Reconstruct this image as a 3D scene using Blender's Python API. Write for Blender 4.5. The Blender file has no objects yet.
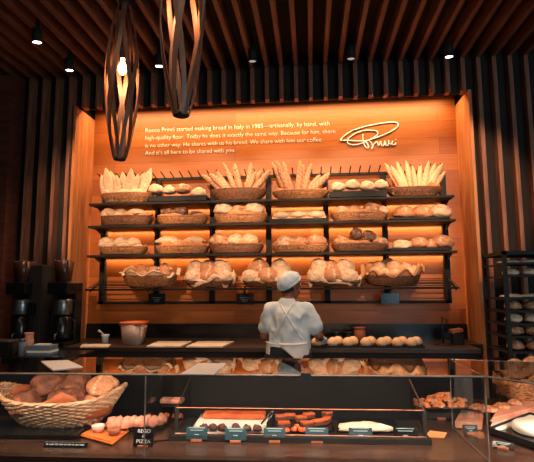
import bpy, bmesh, math, random
from mathutils import Vector, Matrix, noise
rnd = random.Random(7)
scene = bpy.context.scene
COL = scene.collection
PI = math.pi
# ------------------------------------------------------------------ camera
F, H, CX, CY = 470.0, 1.58, 267.0, 231.0
CAMR = (Matrix.Rotation(math.radians(5.3), 3, 'Z') @ Matrix.Rotation(PI/2 + math.radians(6.8), 3, 'X')
        @ Matrix.Rotation(math.radians(-0.35), 3, 'Z'))
cd = bpy.data.cameras.new('camera'); cam = bpy.data.objects.new('camera', cd); COL.objects.link(cam)
cd.sensor_fit = 'HORIZONTAL'; cd.sensor_width = 36; cd.lens = 36*F/534; cd.clip_start = 0.02
cam.matrix_world = Matrix.Translation((0, 0, H)) @ CAMR.to_4x4()
scene.camera = cam
def ray(px, py): return CAMR @ Vector(((px-CX)/F, -(py-CY)/F, -1))
def PY(px, py, Y):
    d = ray(px, py); return Vector((0, 0, H)) + d*(Y/d.y)
def PZ(px, py, z):
    d = ray(px, py); return Vector((0, 0, H)) + d*((z-H)/d.z)
def XY(px, Y, py=260): return PY(px, py, Y).x

# ------------------------------------------------------------------ helpers
def srgb(c):
    return tuple(((v/255)/12.92 if v/255 <= .04045 else ((v/255+.055)/1.055)**2.4) for v in c)
def newmat(name):
    m = bpy.data.materials.new(name); m.use_nodes = True
    nt = m.node_tree; b = nt.nodes['Principled BSDF']; return m, nt, b
def N(nt, t, **kw):
    n = nt.nodes.new(t)
    for k, v in kw.items():
        if k in n.inputs: n.inputs[k].default_value = v
        else: setattr(n, k, v)
    return n
def mat(name, c1, c2=None, rough=.6, scale=8, stretch=(1, 1, 1), metal=0, bump=0, detail=4, spec=.5, lo=.35, hi=.65):
    m, nt, b = newmat(name)
    c1 = srgb(c1); c2 = srgb(c2) if c2 else c1
    b.inputs['Roughness'].default_value = rough; b.inputs['Metallic'].default_value = metal
    b.inputs['Specular IOR Level'].default_value = spec
    tc = N(nt, 'ShaderNodeTexCoord'); mp = N(nt, 'ShaderNodeMapping'); mp.inputs['Scale'].default_value = stretch
    nt.links.new(tc.outputs['Object'], mp.inputs[0])
    nz = N(nt, 'ShaderNodeTexNoise', Scale=scale, Detail=detail); nt.links.new(mp.outputs[0], nz.inputs['Vector'])
    rp = N(nt, 'ShaderNodeValToRGB'); rp.color_ramp.elements[0].position = lo; rp.color_ramp.elements[1].position = hi
    rp.color_ramp.elements[0].color = (*c1, 1); rp.color_ramp.elements[1].color = (*c2, 1)
    nt.links.new(nz.outputs['Fac'], rp.inputs[0]); nt.links.new(rp.outputs[0], b.inputs['Base Color'])
    if bump:
        bp = N(nt, 'ShaderNodeBump', Strength=bump, Distance=.01); nt.links.new(nz.outputs['Fac'], bp.inputs['Height'])
        nt.links.new(bp.outputs[0], b.inputs['Normal'])
    return m
def emis(name, c, s):
    m, nt, b = newmat(name); b.inputs['Base Color'].default_value = (*srgb(c), 1)
    b.inputs['Emission Color'].default_value = (*srgb(c), 1); b.inputs['Emission Strength'].default_value = s; return m
def plankmat(name, ca, cb, cm, bw, bh, grain=6, rough=.45):
    """boards running along X on a wall in the XZ plane"""
    m, nt, b = newmat(name); b.inputs['Roughness'].default_value = rough
    tc = N(nt, 'ShaderNodeTexCoord'); mp = N(nt, 'ShaderNodeMapping'); mp.inputs['Rotation'].default_value = (-PI/2, 0, 0)
    nt.links.new(tc.outputs['Object'], mp.inputs[0])
    br = N(nt, 'ShaderNodeTexBrick'); br.offset = .37; br.inputs['Scale'].default_value = 1
    br.inputs['Color1'].default_value = (*srgb(ca), 1); br.inputs['Color2'].default_value = (*srgb(cb), 1)
    br.inputs['Mortar'].default_value = (*srgb(cm), 1); br.inputs['Mortar Size'].default_value = .002
    br.inputs['Brick Width'].default_value = bw; br.inputs['Row Height'].default_value = bh
    nt.links.new(mp.outputs[0], br.inputs['Vector'])
    m2 = N(nt, 'ShaderNodeMapping'); m2.inputs['Scale'].default_value = (.5, 1, 9); nt.links.new(tc.outputs['Object'], m2.inputs[0])
    nz = N(nt, 'ShaderNodeTexNoise', Scale=grain, Detail=5); nt.links.new(m2.outputs[0], nz.inputs['Vector'])
    rp = N(nt, 'ShaderNodeValToRGB'); rp.color_ramp.elements[0].color = (.84, .80, .76, 1); rp.color_ramp.elements[1].color = (1, 1, 1, 1)
    rp.color_ramp.elements[0].position = .35; rp.color_ramp.elements[1].position = .65
    nt.links.new(nz.outputs['Fac'], rp.inputs[0])
    mx = N(nt, 'ShaderNodeMix', data_type='RGBA', blend_type='MULTIPLY'); mx.inputs[0].default_value = 1
    nt.links.new(br.outputs['Color'], mx.inputs[6]); nt.links.new(rp.outputs[0], mx.inputs[7])
    nt.links.new(mx.outputs[2], b.inputs['Base Color']); return m
def glassmat(name, tint=(251, 252, 252), k=1.5):
    m = bpy.data.materials.new(name); m.use_nodes = True; nt = m.node_tree; nt.nodes.clear()
    out = N(nt, 'ShaderNodeOutputMaterial'); tr = N(nt, 'ShaderNodeBsdfTransparent'); tr.inputs[0].default_value = (*srgb(tint), 1)
    gl = N(nt, 'ShaderNodeBsdfGlossy', Roughness=.015); fr = N(nt, 'ShaderNodeFresnel', IOR=1.5)
    ge = N(nt, 'ShaderNodeNewGeometry'); iv = N(nt, 'ShaderNodeMath', operation='SUBTRACT'); iv.inputs[0].default_value = 1
    nt.links.new(ge.outputs['Backfacing'], iv.inputs[1])
    mu = N(nt, 'ShaderNodeMath', operation='MULTIPLY'); nt.links.new(fr.outputs[0], mu.inputs[0]); nt.links.new(iv.outputs[0], mu.inputs[1])
    m2 = N(nt, 'ShaderNodeMath', operation='MULTIPLY', use_clamp=True); m2.inputs[1].default_value = k; nt.links.new(mu.outputs[0], m2.inputs[0])
    mx = N(nt, 'ShaderNodeMixShader'); nt.links.new(m2.outputs[0], mx.inputs[0]); nt.links.new(tr.outputs[0], mx.inputs[1]); nt.links.new(gl.outputs[0], mx.inputs[2])
    nt.links.new(mx.outputs[0], out.inputs[0]); return m
def crustmat(name, dark, light, inner, flour=.35, rough=.6):
    m, nt, b = newmat(name); b.inputs['Roughness'].default_value = rough; b.inputs['Specular IOR Level'].default_value = .35
    tc = N(nt, 'ShaderNodeTexCoord')
    nz = N(nt, 'ShaderNodeTexNoise', Scale=14, Detail=4); nt.links.new(tc.outputs['Object'], nz.inputs['Vector'])
    rp = N(nt, 'ShaderNodeValToRGB'); e = rp.color_ramp.elements; e[0].position = .35; e[1].position = .68
    e[0].color = (*srgb(dark), 1); e[1].color = (*srgb(light), 1); nt.links.new(nz.outputs['Fac'], rp.inputs[0])
    at = N(nt, 'ShaderNodeAttribute', attribute_name='g')
    mx = N(nt, 'ShaderNodeMix', data_type='RGBA'); nt.links.new(at.outputs['Fac'], mx.inputs[0])
    nt.links.new(rp.outputs[0], mx.inputs[6]); mx.inputs[7].default_value = (*srgb(inner), 1)
    n2 = N(nt, 'ShaderNodeTexNoise', Scale=60, Detail=3); nt.links.new(tc.outputs['Object'], n2.inputs['Vector'])
    r2 = N(nt, 'ShaderNodeValToRGB'); r2.color_ramp.elements[0].position = .42; r2.color_ramp.elements[1].position = .75
    r2.color_ramp.elements[1].color = (flour, flour, flour, 1); nt.links.new(n2.outputs['Fac'], r2.inputs[0])
    m3 = N(nt, 'ShaderNodeMix', data_type='RGBA'); nt.links.new(r2.outputs[0], m3.inputs[0]); nt.links.new(mx.outputs[2], m3.inputs[6])
    m3.inputs[7].default_value = (*srgb((246, 232, 214)), 1); nt.links.new(m3.outputs[2], b.inputs['Base Color'])
    bp = N(nt, 'ShaderNodeBump', Strength=.35, Distance=.006); nt.links.new(nz.outputs['Fac'], bp.inputs['Height']); nt.links.new(bp.outputs[0], b.inputs['Normal'])
    return m

M = {}
M['black'] = mat('black_metal', (30, 29, 29), (36, 34, 33), .6, 20, spec=.25)
M['blackwall'] = mat('black_paint', (46, 40, 38), (52, 45, 42), .85, 5, spec=.2)
M['deepblack'] = mat('matt_black', (12, 12, 12), (16, 15, 15), .7, 8, spec=.15)
M['kraft'] = mat('brown_kraft_paper', (176, 96, 52), (150, 78, 40), .7, 5)
M['beam'] = mat('stained_slat_wood', (134, 86, 64), (98, 60, 45), .55, 5, (9, .7, 9))
M['vslat'] = mat('stained_upright_wood', (170, 108, 80), (124, 76, 56), .6, 5, (9, 9, .6))
M['panel'] = plankmat('orange_wood_boards', (184, 104, 42), (152, 78, 28), (108, 56, 22), 2.3, .19)
M['jamb'] = mat('pale_jamb_wood', (218, 142, 88), (190, 112, 64), .5, 4, (6, 6, .6))
M['darkpanel'] = mat('dark_red_wood', (120, 66, 48), (92, 50, 38), .5, 4, (1, 1, 6))
M['floor'] = mat('dark_tile', (58, 48, 42), (46, 38, 34), .4, 3)
M['deck'] = mat('brown_counter_top', (70, 50, 42), (50, 36, 30), .22, 4, (1, 8, 8))
M['blackgloss'] = mat('black_gloss', (20, 20, 22), (24, 24, 25), .22, 6)
M['counter'] = mat('dark_worktop', (70, 48, 40), (56, 40, 34), .35, 6, (1, 6, 6))
M['glass'] = glassmat('clear_glass', k=1.7)
M['edge'] = mat('polished_edge', (190, 185, 178), (160, 150, 140), .25, 12, metal=.6)
M['steel'] = mat('brushed_steel', (150, 150, 150), (120, 120, 122), .3, 8, (1, 1, 12), metal=.9)
M['wicker'] = mat('wicker', (206, 140, 88), (92, 54, 32), .65, 55, (1, 1, 3), bump=.3)
M['wickdark'] = mat('dark_wicker', (150, 96, 62), (62, 38, 28), .65, 55, (1, 1, 3), bump=.3)
M['wickpale'] = mat('pale_willow', (205, 170, 135), (160, 118, 84), .6, 18, (1, 1, 5), bump=.3)
M['paper'] = mat('kraft_parchment', (226, 158, 104), (208, 138, 86), .7, 6)
M['whitepaper'] = mat('white_parchment', (246, 212, 176), (236, 194, 154), .7, 6)
M['card'] = mat('white_card', (238, 232, 224), (230, 222, 212), .6, 6)
M['menu'] = mat('cream_menu_card', (228, 202, 182), (214, 186, 164), .6, 6)
M['teal'] = mat('slate_blue_card', (34, 62, 72), (28, 52, 62), .4, 10)
M['chalk'] = mat('pale_lettering', (150, 175, 180), (150, 175, 180), .6, 4)
M['copper2'] = mat('glazed_pastry', (222, 132, 76), (196, 96, 50), .4, 8)
M['copper'] = mat('copper_wood', (168, 104, 74), (144, 84, 60), .4, 8)
M['whitepaint'] = mat('white_lettering', (252, 250, 248), (248, 246, 244), .5, 5)
M['boardwood'] = mat('beech_board', (226, 134, 66), (206, 112, 50), .45, 5, (1, 8, 8))
M['rib'] = mat('bent_veneer', (120, 80, 60), (84, 56, 44), .5, 6, (8, 8, .8))
M['ribin'] = mat('veneer', (190, 120, 70), (160, 92, 50), .5, 6, (8, 8, .8))
M['choc'] = mat('dark_chocolate', (88, 44, 28), (52, 26, 18), .45, 60, bump=.4)
M['cake'] = mat('orange_cake', (206, 98, 46), (172, 72, 32), .6, 30, bump=.3)
M['brownie'] = mat('brownie', (110, 58, 36), (70, 34, 22), .6, 50, bump=.4)
M['tomato'] = mat('roast_tomato', (232, 110, 58), (214, 84, 40), .3, 30)
M['meringue'] = mat('sugared_dough', (246, 226, 200), (236, 206, 174), .7, 40, bump=.5)
M['flat'] = mat('pink_flatbread', (226, 166, 140), (206, 132, 104), .65, 20, bump=.4)
M['shirt'] = mat('pale_blue_grey_cotton', (206, 210, 210), (196, 202, 204), .8, 12)
M['apron'] = mat('white_cotton', (222, 214, 208), (212, 206, 202), .8, 12)
M['trouser'] = mat('black_cotton', (24, 24, 26), (30, 29, 30), .85, 20)
M['skin'] = mat('skin', (150, 92, 64), (138, 80, 56), .5, 8)
M['hair'] = mat('dark_hair', (30, 22, 20), (44, 30, 24), .6, 60, bump=.4)
M['glove'] = mat('pale_blue_glove', (172, 206, 218), (160, 196, 210), .4, 12)
M['tub'] = mat('translucent_plastic', (208, 176, 158), (196, 160, 142), .35, 6)
M['lid'] = mat('orange_plastic', (214, 96, 46), (202, 84, 40), .4, 6)
M['terracotta'] = mat('terracotta', (180, 96, 60), (150, 76, 48), .7, 10)
M['bulb'] = emis('glowing_bulb', (255, 190, 120), 18)
M['lens'] = emis('spot_lens', (255, 236, 214), 9)
M['dimlens'] = emis('dim_spot_lens', (190, 200, 200), .5)
M['led'] = emis('led_strip', (255, 150, 70), 2.5)
M['hopper'] = mat('smoked_plastic', (92, 54, 38), (70, 40, 30), .3, 6)
M['tissue'] = mat('blue_box_card', (84, 112, 132), (110, 120, 128), .6, 10)
M['bread'] = crustmat('golden_crust', (176, 92, 42), (214, 138, 76), (240, 206, 160), .5)
M['flour'] = crustmat('floured_crust', (222, 158, 108), (244, 208, 166), (206, 128, 78), .9)
M['brown'] = crustmat('dark_crust', (70, 36, 22), (112, 60, 34), (190, 130, 90), .25)
M['rust'] = crustmat('rustic_crust', (132, 62, 30), (206, 124, 66), (232, 176, 120), .45)
M['crusty'] = crustmat('deep_brown_crust', (74, 34, 18), (122, 62, 32), (136, 76, 42), .12)
M['pale'] = crustmat('pale_crust', (230, 160, 100), (244, 190, 136), (250, 216, 176), .6)

def link(o):
    COL.objects.link(o); return o
def tag(o, label=None, cat=None, group=None, kind=None):
    if label: o['label'] = label
    if cat: o['category'] = cat
    if group: o['group'] = group
    if kind: o['kind'] = kind
    return o
def empty(name, loc, label, cat, group=None, rz=0):
    o = link(bpy.data.objects.new(name, None)); o.location = loc; o.rotation_euler[2] = rz; o.empty_display_size = .05
    return tag(o, label, cat, group)
def fin(name, bm, m, parent=None, smooth=False, loc=None):
    bmesh.ops.recalc_face_normals(bm, faces=bm.faces)
    me = bpy.data.meshes.new(name); bm.to_mesh(me); bm.free()
    if smooth:
        for p in me.polygons: p.use_smooth = True
    for x in (m if isinstance(m, (list, tuple)) else [m]): me.materials.append(x)
    o = link(bpy.data.objects.new(name, me))
    if parent: o.parent = parent
    if loc is not None: o.location = loc
    return o
def box(bm, x0, x1, y0, y1, z0, z1, bev=0):
    if bev:
        t = bmesh.new(); box(t, x0, x1, y0, y1, z0, z1)
        bmesh.ops.bevel(t, geom=list(t.edges), offset=bev, segments=2, affect='EDGES', profile=.5)
        me = bpy.data.meshes.new('t'); t.to_mesh(me); t.free(); bm.from_mesh(me); bpy.data.meshes.remove(me); return
    v = [bm.verts.new((x, y, z)) for x in (x0, x1) for y in (y0, y1) for z in (z0, z1)]
    for f in ((0, 1, 3, 2), (4, 6, 7, 5), (0, 4, 5, 1), (2, 3, 7, 6), (0, 2, 6, 4), (1, 5, 7, 3)): bm.faces.new([v[i] for i in f])
def BX(*a, **k):
    bm = bmesh.new(); box(bm, *a, **k); return bm
def prism(bm, pts, z0, z1):
    lo = [bm.verts.new((p[0], p[1], z0)) for p in pts]; hi = [bm.verts.new((p[0], p[1], z1)) for p in pts]
    bm.faces.new(lo[::-1]); bm.faces.new(hi); n = len(pts)
    for i in range(n): bm.faces.new((lo[i], lo[(i+1) % n], hi[(i+1) % n], hi[i]))
def slab(bm, pts, t):
    """solid sheet from a 3D polygon, thickness t along its normal"""
    p = [Vector(q) for q in pts]; n = (p[1]-p[0]).cross(p[2]-p[0]).normalized()*t
    a = [bm.verts.new(q) for q in p]; b = [bm.verts.new(q+n) for q in p]; k = len(p)
    bm.faces.new(a[::-1]); bm.faces.new(b)
    for i in range(k): bm.faces.new((a[i], a[(i+1) % k], b[(i+1) % k], b[i]))
def tube(bm, pts, r, n=8, closed=False):
    pts = [Vector(p) for p in pts]; rings = []; k = len(pts); up = Vector((0, 0, 1)); last = None
    for i, p in enumerate(pts):
        if closed: d = pts[(i+1) % k]-pts[i-1]
        else: d = pts[min(i+1, k-1)]-pts[max(i-1, 0)]
        d.normalize()
        if last is None:
            a = d.cross(up if abs(d.z) < .95 else Vector((1, 0, 0))).normalized()
        else:
            a = (last-d*last.dot(d)).normalized()
        last = a; b = d.cross(a); rr = r[i] if isinstance(r, (list, tuple)) else r
        rings.append([bm.verts.new(p+(a*math.cos(2*PI*j/n)+b*math.sin(2*PI*j/n))*rr) for j in range(n)])
    for i in range(k if closed else k-1):
        A, B = rings[i], rings[(i+1) % k]
        for j in range(n): bm.faces.new((A[j], A[(j+1) % n], B[(j+1) % n], B[j]))
    if not closed: bm.faces.new(rings[0][::-1]); bm.faces.new(rings[-1])
def TB(pts, r, n=8, closed=False):
    bm = bmesh.new(); tube(bm, pts, r, n, closed); return bm
def lathe(bm, prof, n=24, c=(0, 0, 0), sx=1, sy=1):
    rings = []
    for r, z in prof:
        rings.append([bm.verts.new((c[0]+math.cos(2*PI*j/n)*r*sx, c[1]+math.sin(2*PI*j/n)*r*sy, c[2]+z)) for j in range(n)])
    for A, B in zip(rings, rings[1:]):
        for j in range(n): bm.faces.new((A[j], A[(j+1) % n], B[(j+1) % n], B[j]))
    bm.faces.new(rings[0][::-1]); bm.faces.new(rings[-1])
def LT(prof, n=24, **k):
    bm = bmesh.new(); lathe(bm, prof, n, **k); return bm
def dup(o, loc=None, rot=None, scale=None, label=None, group=None, parent=None):
    c = o.copy(); COL.objects.link(c)
    if parent is not None: c.parent = parent
    if loc is not None: c.location = loc
    if rot is not None: c.rotation_euler = rot
    if scale is not None: c.scale = scale if isinstance(scale, (tuple, list)) else (scale,)*3
    if label: c['label'] = label
    if group: c['group'] = group
    for ch in o.children: dup(ch, parent=c)
    return c
ORD = ['first', 'second', 'third', 'fourth', 'fifth', 'sixth', 'seventh', 'eighth', 'ninth', 'tenth', 'eleventh', 'twelfth', 'thirteenth', 'fourteenth']
def nth(i, n):
    return 'leftmost' if i == 0 else ('rightmost' if i == n-1 else ORD[i]+' from left')

# ------------------------------------------------------------------ the room
ZC = 3.93; ZH = 3.585; YS = 4.80; YB = 5.25; XL, XR = -2.56, 1.64
def struct(name, bm, m, smooth=False): return tag(fin(name, bm, m, smooth=smooth), kind='structure')
struct('floor', BX(-5, 4.5, -1.5, 5.6, -.1, 0), M['floor'])
struct('ceiling', BX(-5, 4.5, -1.5, 5.6, ZC+.14, ZC+.24), M['blackwall'])
bm = bmesh.new(); box(bm, -5, XL-.03, YS+.1, 5.35, 0, ZC+.14); box(bm, XR+.03, 4.5, YS+.1, 5.35, 0, ZC+.14)
box(bm, XL-.03, XR+.03, YS+.1, 5.35, ZH+.12, ZC+.14); box(bm, XL-.03, XR+.03, YS+.1, YS+.13, ZH, ZH+.12)
struct('wall_back', bm, M['blackwall'])
struct('wall_niche', BX(XL, XR, YB, YB+.1, 0, ZH+.12), M['panel'])
struct('wall_niche_left', BX(XL-.03, XL, YS, YB, 0, ZH+.0), M['jamb'])
struct('wall_niche_right', BX(XR, XR+.03, YS, YB, 0, ZH+.0), M['jamb'])
struct('wall_left', BX(-4.6, -3.24, YS-.12, YS+.1, 0, ZC), M['darkpanel'])
0 and struct('wall_front', BX(-5, 4.5, -1.6, -1.5, 0, ZC+.24), M['blackwall'])
struct('wall_side_left', BX(-5.1, -5, -1.6, 5.6, 0, ZC+.24), M['blackwall'])
struct('wall_right', BX(4.5, 4.6, -1.6, 5.6, 0, ZC+.24), M['blackwall'])
SP = .157; n = 0
proto = None
for k in range(-30, 26):
    x = .032+k*SP; n += 1
    if proto is None:
        proto = struct('trim_1', BX(-.021, .021, -1.3, YS+.1, 0, .14), M['beam']); o = proto
    else:
        o = proto.copy(); COL.objects.link(o); o.name = 'trim_%d' % n
    o.location = (x, 0, ZC)
pl = ps = None
for k in range(-20, 26):
    x = .032+k*SP
    if x < -3.2: continue
    n += 1
    short = XL-.03 < x < XR+.02
    z0 = ZH-.015 if short else 0
    o = struct('trim_%d' % n, BX(-.02, .02, YS, YS+.1, z0, ZC), M['vslat']); o.location = (x, 0, 0)

# wall writing
def textmesh(body, size, ext=.002, off=0):
    c = bpy.data.curves.new('t', 'FONT'); c.body = body; c.size = size; c.extrude = ext; c.resolution_u = 3; c.offset = off
    o = link(bpy.data.objects.new('t', c)); bpy.context.view_layer.update()
    me = bpy.data.meshes.new_from_object(o.evaluated_get(bpy.context.evaluated_depsgraph_get()))
    bpy.data.objects.remove(o); bpy.data.curves.remove(c); return me
def put_text(name, body, p0, p1, height, m, parent=None, rx=PI/2, rz=0, ext=.002, off=0):
    """text line from p0 to p1 (baseline), stretched to fit"""
    me = textmesh(body, height, ext, off); me.materials.append(m)
    w = max(v.co.x for v in me.vertices)-min(v.co.x for v in me.vertices)
    o = link(bpy.data.objects.new(name, me)); L = (Vector(p1)-Vector(p0)).length
    o.scale = (L/w, 1, 1); o.location = p0; o.rotation_euler = (rx, 0, rz)
    if parent: o.parent = parent
    return o
base = PY(145, 132, YB-.004)
wt = empty('wall_lettering', base, 'four lines of small white lettering across upper orange wood wall', 'lettering')
lines = ["Rocco Princi started making bread in Italy in 1985\u2014artisanally, by hand, with",
         "high-quality flour. Today he does it exactly the same way. Because for him, there",
         "is no other way. He shares with us his bread. We share with him our coffee.",
         "And it\u2019s all here to be shared with you."]
ends = [(145, 132.3, 329), (145, 140, 335), (145, 147.6, 322), (145, 155, 235)]
for t, (x0, y0, x1) in zip(lines, ends):
    a = PY(x0, y0, YB-.004); b = PY(x1, y0, YB-.004); b.z = a.z
    put_text('text_line', t, a-base, b-base, .074, M['whitepaint'], wt, off=-.0012)
sg = empty('wall_signature', PY(370, 136, YB-.006), 'large white looping signature right of the lettering', 'signature')
def sig(pts, r=.0068, w=True):
    P = []
    q = [PY(340+a/8.9, 118+b/8.9, YB-.008)-sg.location for a, b in pts]
    # Catmull-Rom
    for i in range(len(q)-1):
        a, b, c, d = q[max(i-1, 0)], q[i], q[i+1], q[min(i+2, len(q)-1)]
        for s in range(6):
            t = s/6; P.append(.5*((2*b)+(c-a)*t+(2*a-5*b+4*c-d)*t*t+(3*b-a-3*c+d)*t**3))
    P.append(q[-1]); fin('stroke', TB(P, r, 6), M['whitepaint'], sg, True)
sig([(0, 200), (50, 150), (130, 105), (260, 68), (400, 43), (480, 38), (517, 52), (505, 85), (450, 122), (370, 158), (280, 190), (200, 222), (140, 240), (85, 235), (64, 212), (78, 180), (130, 142), (200, 116), (270, 110), (325, 118), (335, 142), (300, 175), (240, 200), (150, 205), (70, 200), (0, 200)])
sig([(203, 145), (205, 190), (215, 235), (238, 268), (254, 258), (240, 225), (205, 205)])
sig([(262, 205), (285, 232), (292, 262), (280, 275), (300, 235), (330, 212), (345, 246), (362, 208), (372, 246), (392, 240), (398, 205), (410, 243), (432, 236), (430, 200), (450, 238), (470, 205), (462, 236), (490, 235), (496, 218)], .006)
sig([(492, 196), (500, 193)], .008)

# ------------------------------------------------------------------ lights
def area(loc, tgt, sx, sy, power, col):
    l = bpy.data.lights.new('light', 'AREA'); l.shape = 'RECTANGLE'; l.size = sx; l.size_y = sy; l.energy = power; l.color = col
    o = link(bpy.data.objects.new('light', l)); o.location = loc
    o.rotation_euler = (Vector(tgt)-Vector(loc)).to_track_quat('-Z', 'Y').to_euler(); return o
WARM = (1, .62, .27); WARM2 = (1, .70, .46); WARM3 = (1, .72, .52)
area(((XL+XR)/2, YS+.22, ZH+.10), ((XL+XR)/2, YB-.02, ZH-.8), 4.0, .05, 50, WARM)
bpy.data.lights[-1].spread = math.radians(150)
def spot(loc, tgt, power, ang=60, col=WARM2, blend=.6, r=.03):
    l = bpy.data.lights.new('spot', 'SPOT'); l.energy = power; l.spot_size = math.radians(ang); l.spot_blend = blend; l.color = col; l.shadow_soft_size = r
    o = link(bpy.data.objects.new('spot_light', l)); o.location = loc
    o.rotation_euler = (Vector(tgt)-Vector(loc)).to_track_quat('-Z', 'Y').to_euler(); return o
# ceiling spotlights
def make_spot(p, tgt, label, lens):
    o = empty('ceiling_spotlight', p, label, 'spotlight', 'ceiling spotlights')
    d = (Vector(tgt)-p).normalized(); q = d.to_track_quat('-Z', 'Y')
    body = LT([(.0, .12), (.035, .12), (.043, .11), (.043, -.005), (.036, -.005), (.036, .0)], 20)
    bmesh.ops.rotate(body, verts=body.verts, matrix=q.to_matrix()); fin('lamp_body', body, M['black'], o, True)
    le = LT([(.0, .002), (.036, .002), (.036, -.002), (.0, -.002)], 20); bmesh.ops.rotate(le, verts=le.verts, matrix=q.to_matrix()); fin('lens', le, lens, o)
    fin('mounting_stem', BX(-.012, .012, -.012, .012, .1, ZC-p.z+.14), M['black'], o)
    return o
SPOTS = [(37, 42, 3.76, 'topmost ceiling spotlight at far left, lens glowing bright', 1),
         (69.5, 70, 3.78, 'ceiling spotlight above the left wooden jamb, thin bright lens', 1),
         (159, 66, 3.80, 'ceiling spotlight partly hidden behind the twisted pendants', 1),
         (252.5, 61, 3.83, 'ceiling spotlight left of centre with a dim grey lens', 0),
         (351, 58.5, 3.82, 'ceiling spotlight right of centre above the signature, lens edge faint', 0),
         (449, 56.5, 3.80, 'rightmost ceiling spotlight with bright lens near niche corner', 1)]
for px, py, z, lab, br in SPOTS:
    p = PZ(px, py, z); p.y = min(p.y, 4.66); tgt = p+Vector((0, .12, -1)); make_spot(p, tgt, lab, M['lens'] if br else M['dimlens'])
    d = (tgt-p).normalized(); spot(p+d*.02, tgt, 28, 80)
# further downlights of the same ceiling, nearer the viewer, washing the shelves
for x in (-2.1, -1.2, -.3, .6, 1.5): spot((x-.1, 1.2, ZC-.05), (x, 5.0, 2.40), 560, 25, (1, .62, .36), .5, .05)

# ------------------------------------------------------------------ shelf unit
YU = 5.16; SX0, SX1 = -2.41, 1.47; YF = 4.87
UX = [-2.366+i*.635 for i in range(7)]
ZS = {1: 2.505, 2: 2.258, 3: 1.938, 4: 1.572}
un = empty('bread_shelving', (0, YU, 0), 'long black metal bread shelving unit mounted in the orange niche', 'shelving')
def U(name, bm, m=None):
    for v in bm.verts: v.co.y -= YU
    return fin(name, bm, m or M['black'], un)
for x in UX: U('upright', BX(x-.03, x+.03, YU, YU+.05, 1.40, 2.80))
for i in (1, 2, 3):
    z = ZS[i]
    U('shelf', BX(SX0, SX1, YF, YU+.03, z-.028, z-.004, bev=.003))
for i in (1, 2, 3):
    for x in UX:
        b = bmesh.new(); prism(b, [(YU, 0), (YU-.2, 0), (YU, -.07)], -.004, .004)
        for v in b.verts: v.co = Vector((x+v.co.z, v.co.x, ZS[i]-.028+v.co.y))
        U('bracket', b)
U('bottom_rail', BX(SX0, SX1, YU, YU+.03, 1.40, 1.43))
# tilted slatted shelf
zb = 1.66
for j in range(6):
    t = j/5; y = YF+(YU-YF)*t; z = ZS[4]+(zb-ZS[4])*t
    U('shelf_slat', BX(SX0, SX1, y, y+(.012 if j else .03), z-.008-(0.014 if j == 0 else 0), z))
for x in UX: U('shelf_arm', TB([(x, YU+.02, 1.74), (x, YU-.02, zb-.01), (x, YF+.02, ZS[4]-.025)], .011))
zr = PY(300, 174, YU).z
U('top_rail', BX(SX0+.35, SX1-.2, YU, YU+.03, zr-.03, zr))
k = 0; x = SX0+.02
while x < SX1: U('peg', TB([(x, YU+.07, zr-.01), (x, YU-.15, zr+.035)], .0065, 6)); x += .105
# led strips and their light
for i in (1, 2, 3, 4):
    z = (ZS[i] if i < 4 else 1.64)-.034
    if i < 4:
        area(((SX0+SX1)/2, YU+.055, z), ((SX0+SX1)/2, YU+.085, z-.2), SX1-SX0, .02, 9, WARM)
# hanging signs under the shelf
for px, lab in ((157, 'left'), (245, 'middle'), (390, 'right')):
    p = PY(px, 299, YF+.2); s = empty('price_sign', p, 'small black sign hanging below the lowest shelf, %s one of three' % lab, 'sign')
    fin('panel', BX(-.095, .095, -.004, .004, -.06, .06, bev=.002), M['blackgloss'], s)
    fin('hanger', BX(-.01, .01, -.002, .002, .06, 1.575-p.z+.02), M['black'], s)
    for r in range(3): fin('text_mark', BX(-.05+.01*r, .05-.012*r, -.0055, -.004, .012-r*.018, .016-r*.018), M['chalk'], s)

# ------------------------------------------------------------------ breads
def bread_mesh(name, ax, ay, az, m, score='arc', seed=0, flat=.35, lump=.12, sub=4, taper=0):
    bm = bmesh.new(); bmesh.ops.create_icosphere(bm, subdivisions=sub, radius=1)
    L = bm.verts.layers.float.new('g')
    for v in bm.verts:
        c = v.co.copy(); g = 0
        if score == 'arc' and c.z > 0: g = max(0, 1-abs((c-Vector((.1, -.35, .6))).length-.62)/.09)
        elif score == 'arc2' and c.z > 0: g = max(0, 1-abs(c.y+.15+.25*c.x*c.x)/.10)
        elif score == 'cross' and c.z > 0: g = max(0, 1-min(abs(c.x), abs(c.y))/.09)
        elif score == 'slash' and c.z > -.1:
            s = (c.x*3.2+c.y*.9) % 1.0; g = max(0, 1-abs(s-.5)/.16)*max(0, 1-abs(c.y)/.75)
        elif score == 'torn': g = max(0, noise.noise(c*2.4+Vector((seed, 0, 3))))*1.6
        g = min(1, g*1.3)
        d = 1+lump*noise.noise(c*1.7+Vector((seed*3.1, seed, 1)))+.4*lump*noise.noise(c*5+Vector((seed, 7, 1)))
        d -= .05*g if score != 'torn' else -.04*g
        z = c.z if c.z > 0 else c.z*flat*1.6
        w = 1-taper*abs(c.x)**2.2
        v.co = Vector((c.x*ax*d, c.y*ay*d*w, z*az*d*w)); v[L] = g
    lo = min(v.co.z for v in bm.verts)
    for v in bm.verts: v.co.z -= lo
    bmesh.ops.recalc_face_normals(bm, faces=bm.faces)
    me = bpy.data.meshes.new(name); bm.to_mesh(me); bm.free(); me.materials.append(m)
    for p in me.polygons: p.use_smooth = True
    return me
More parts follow.
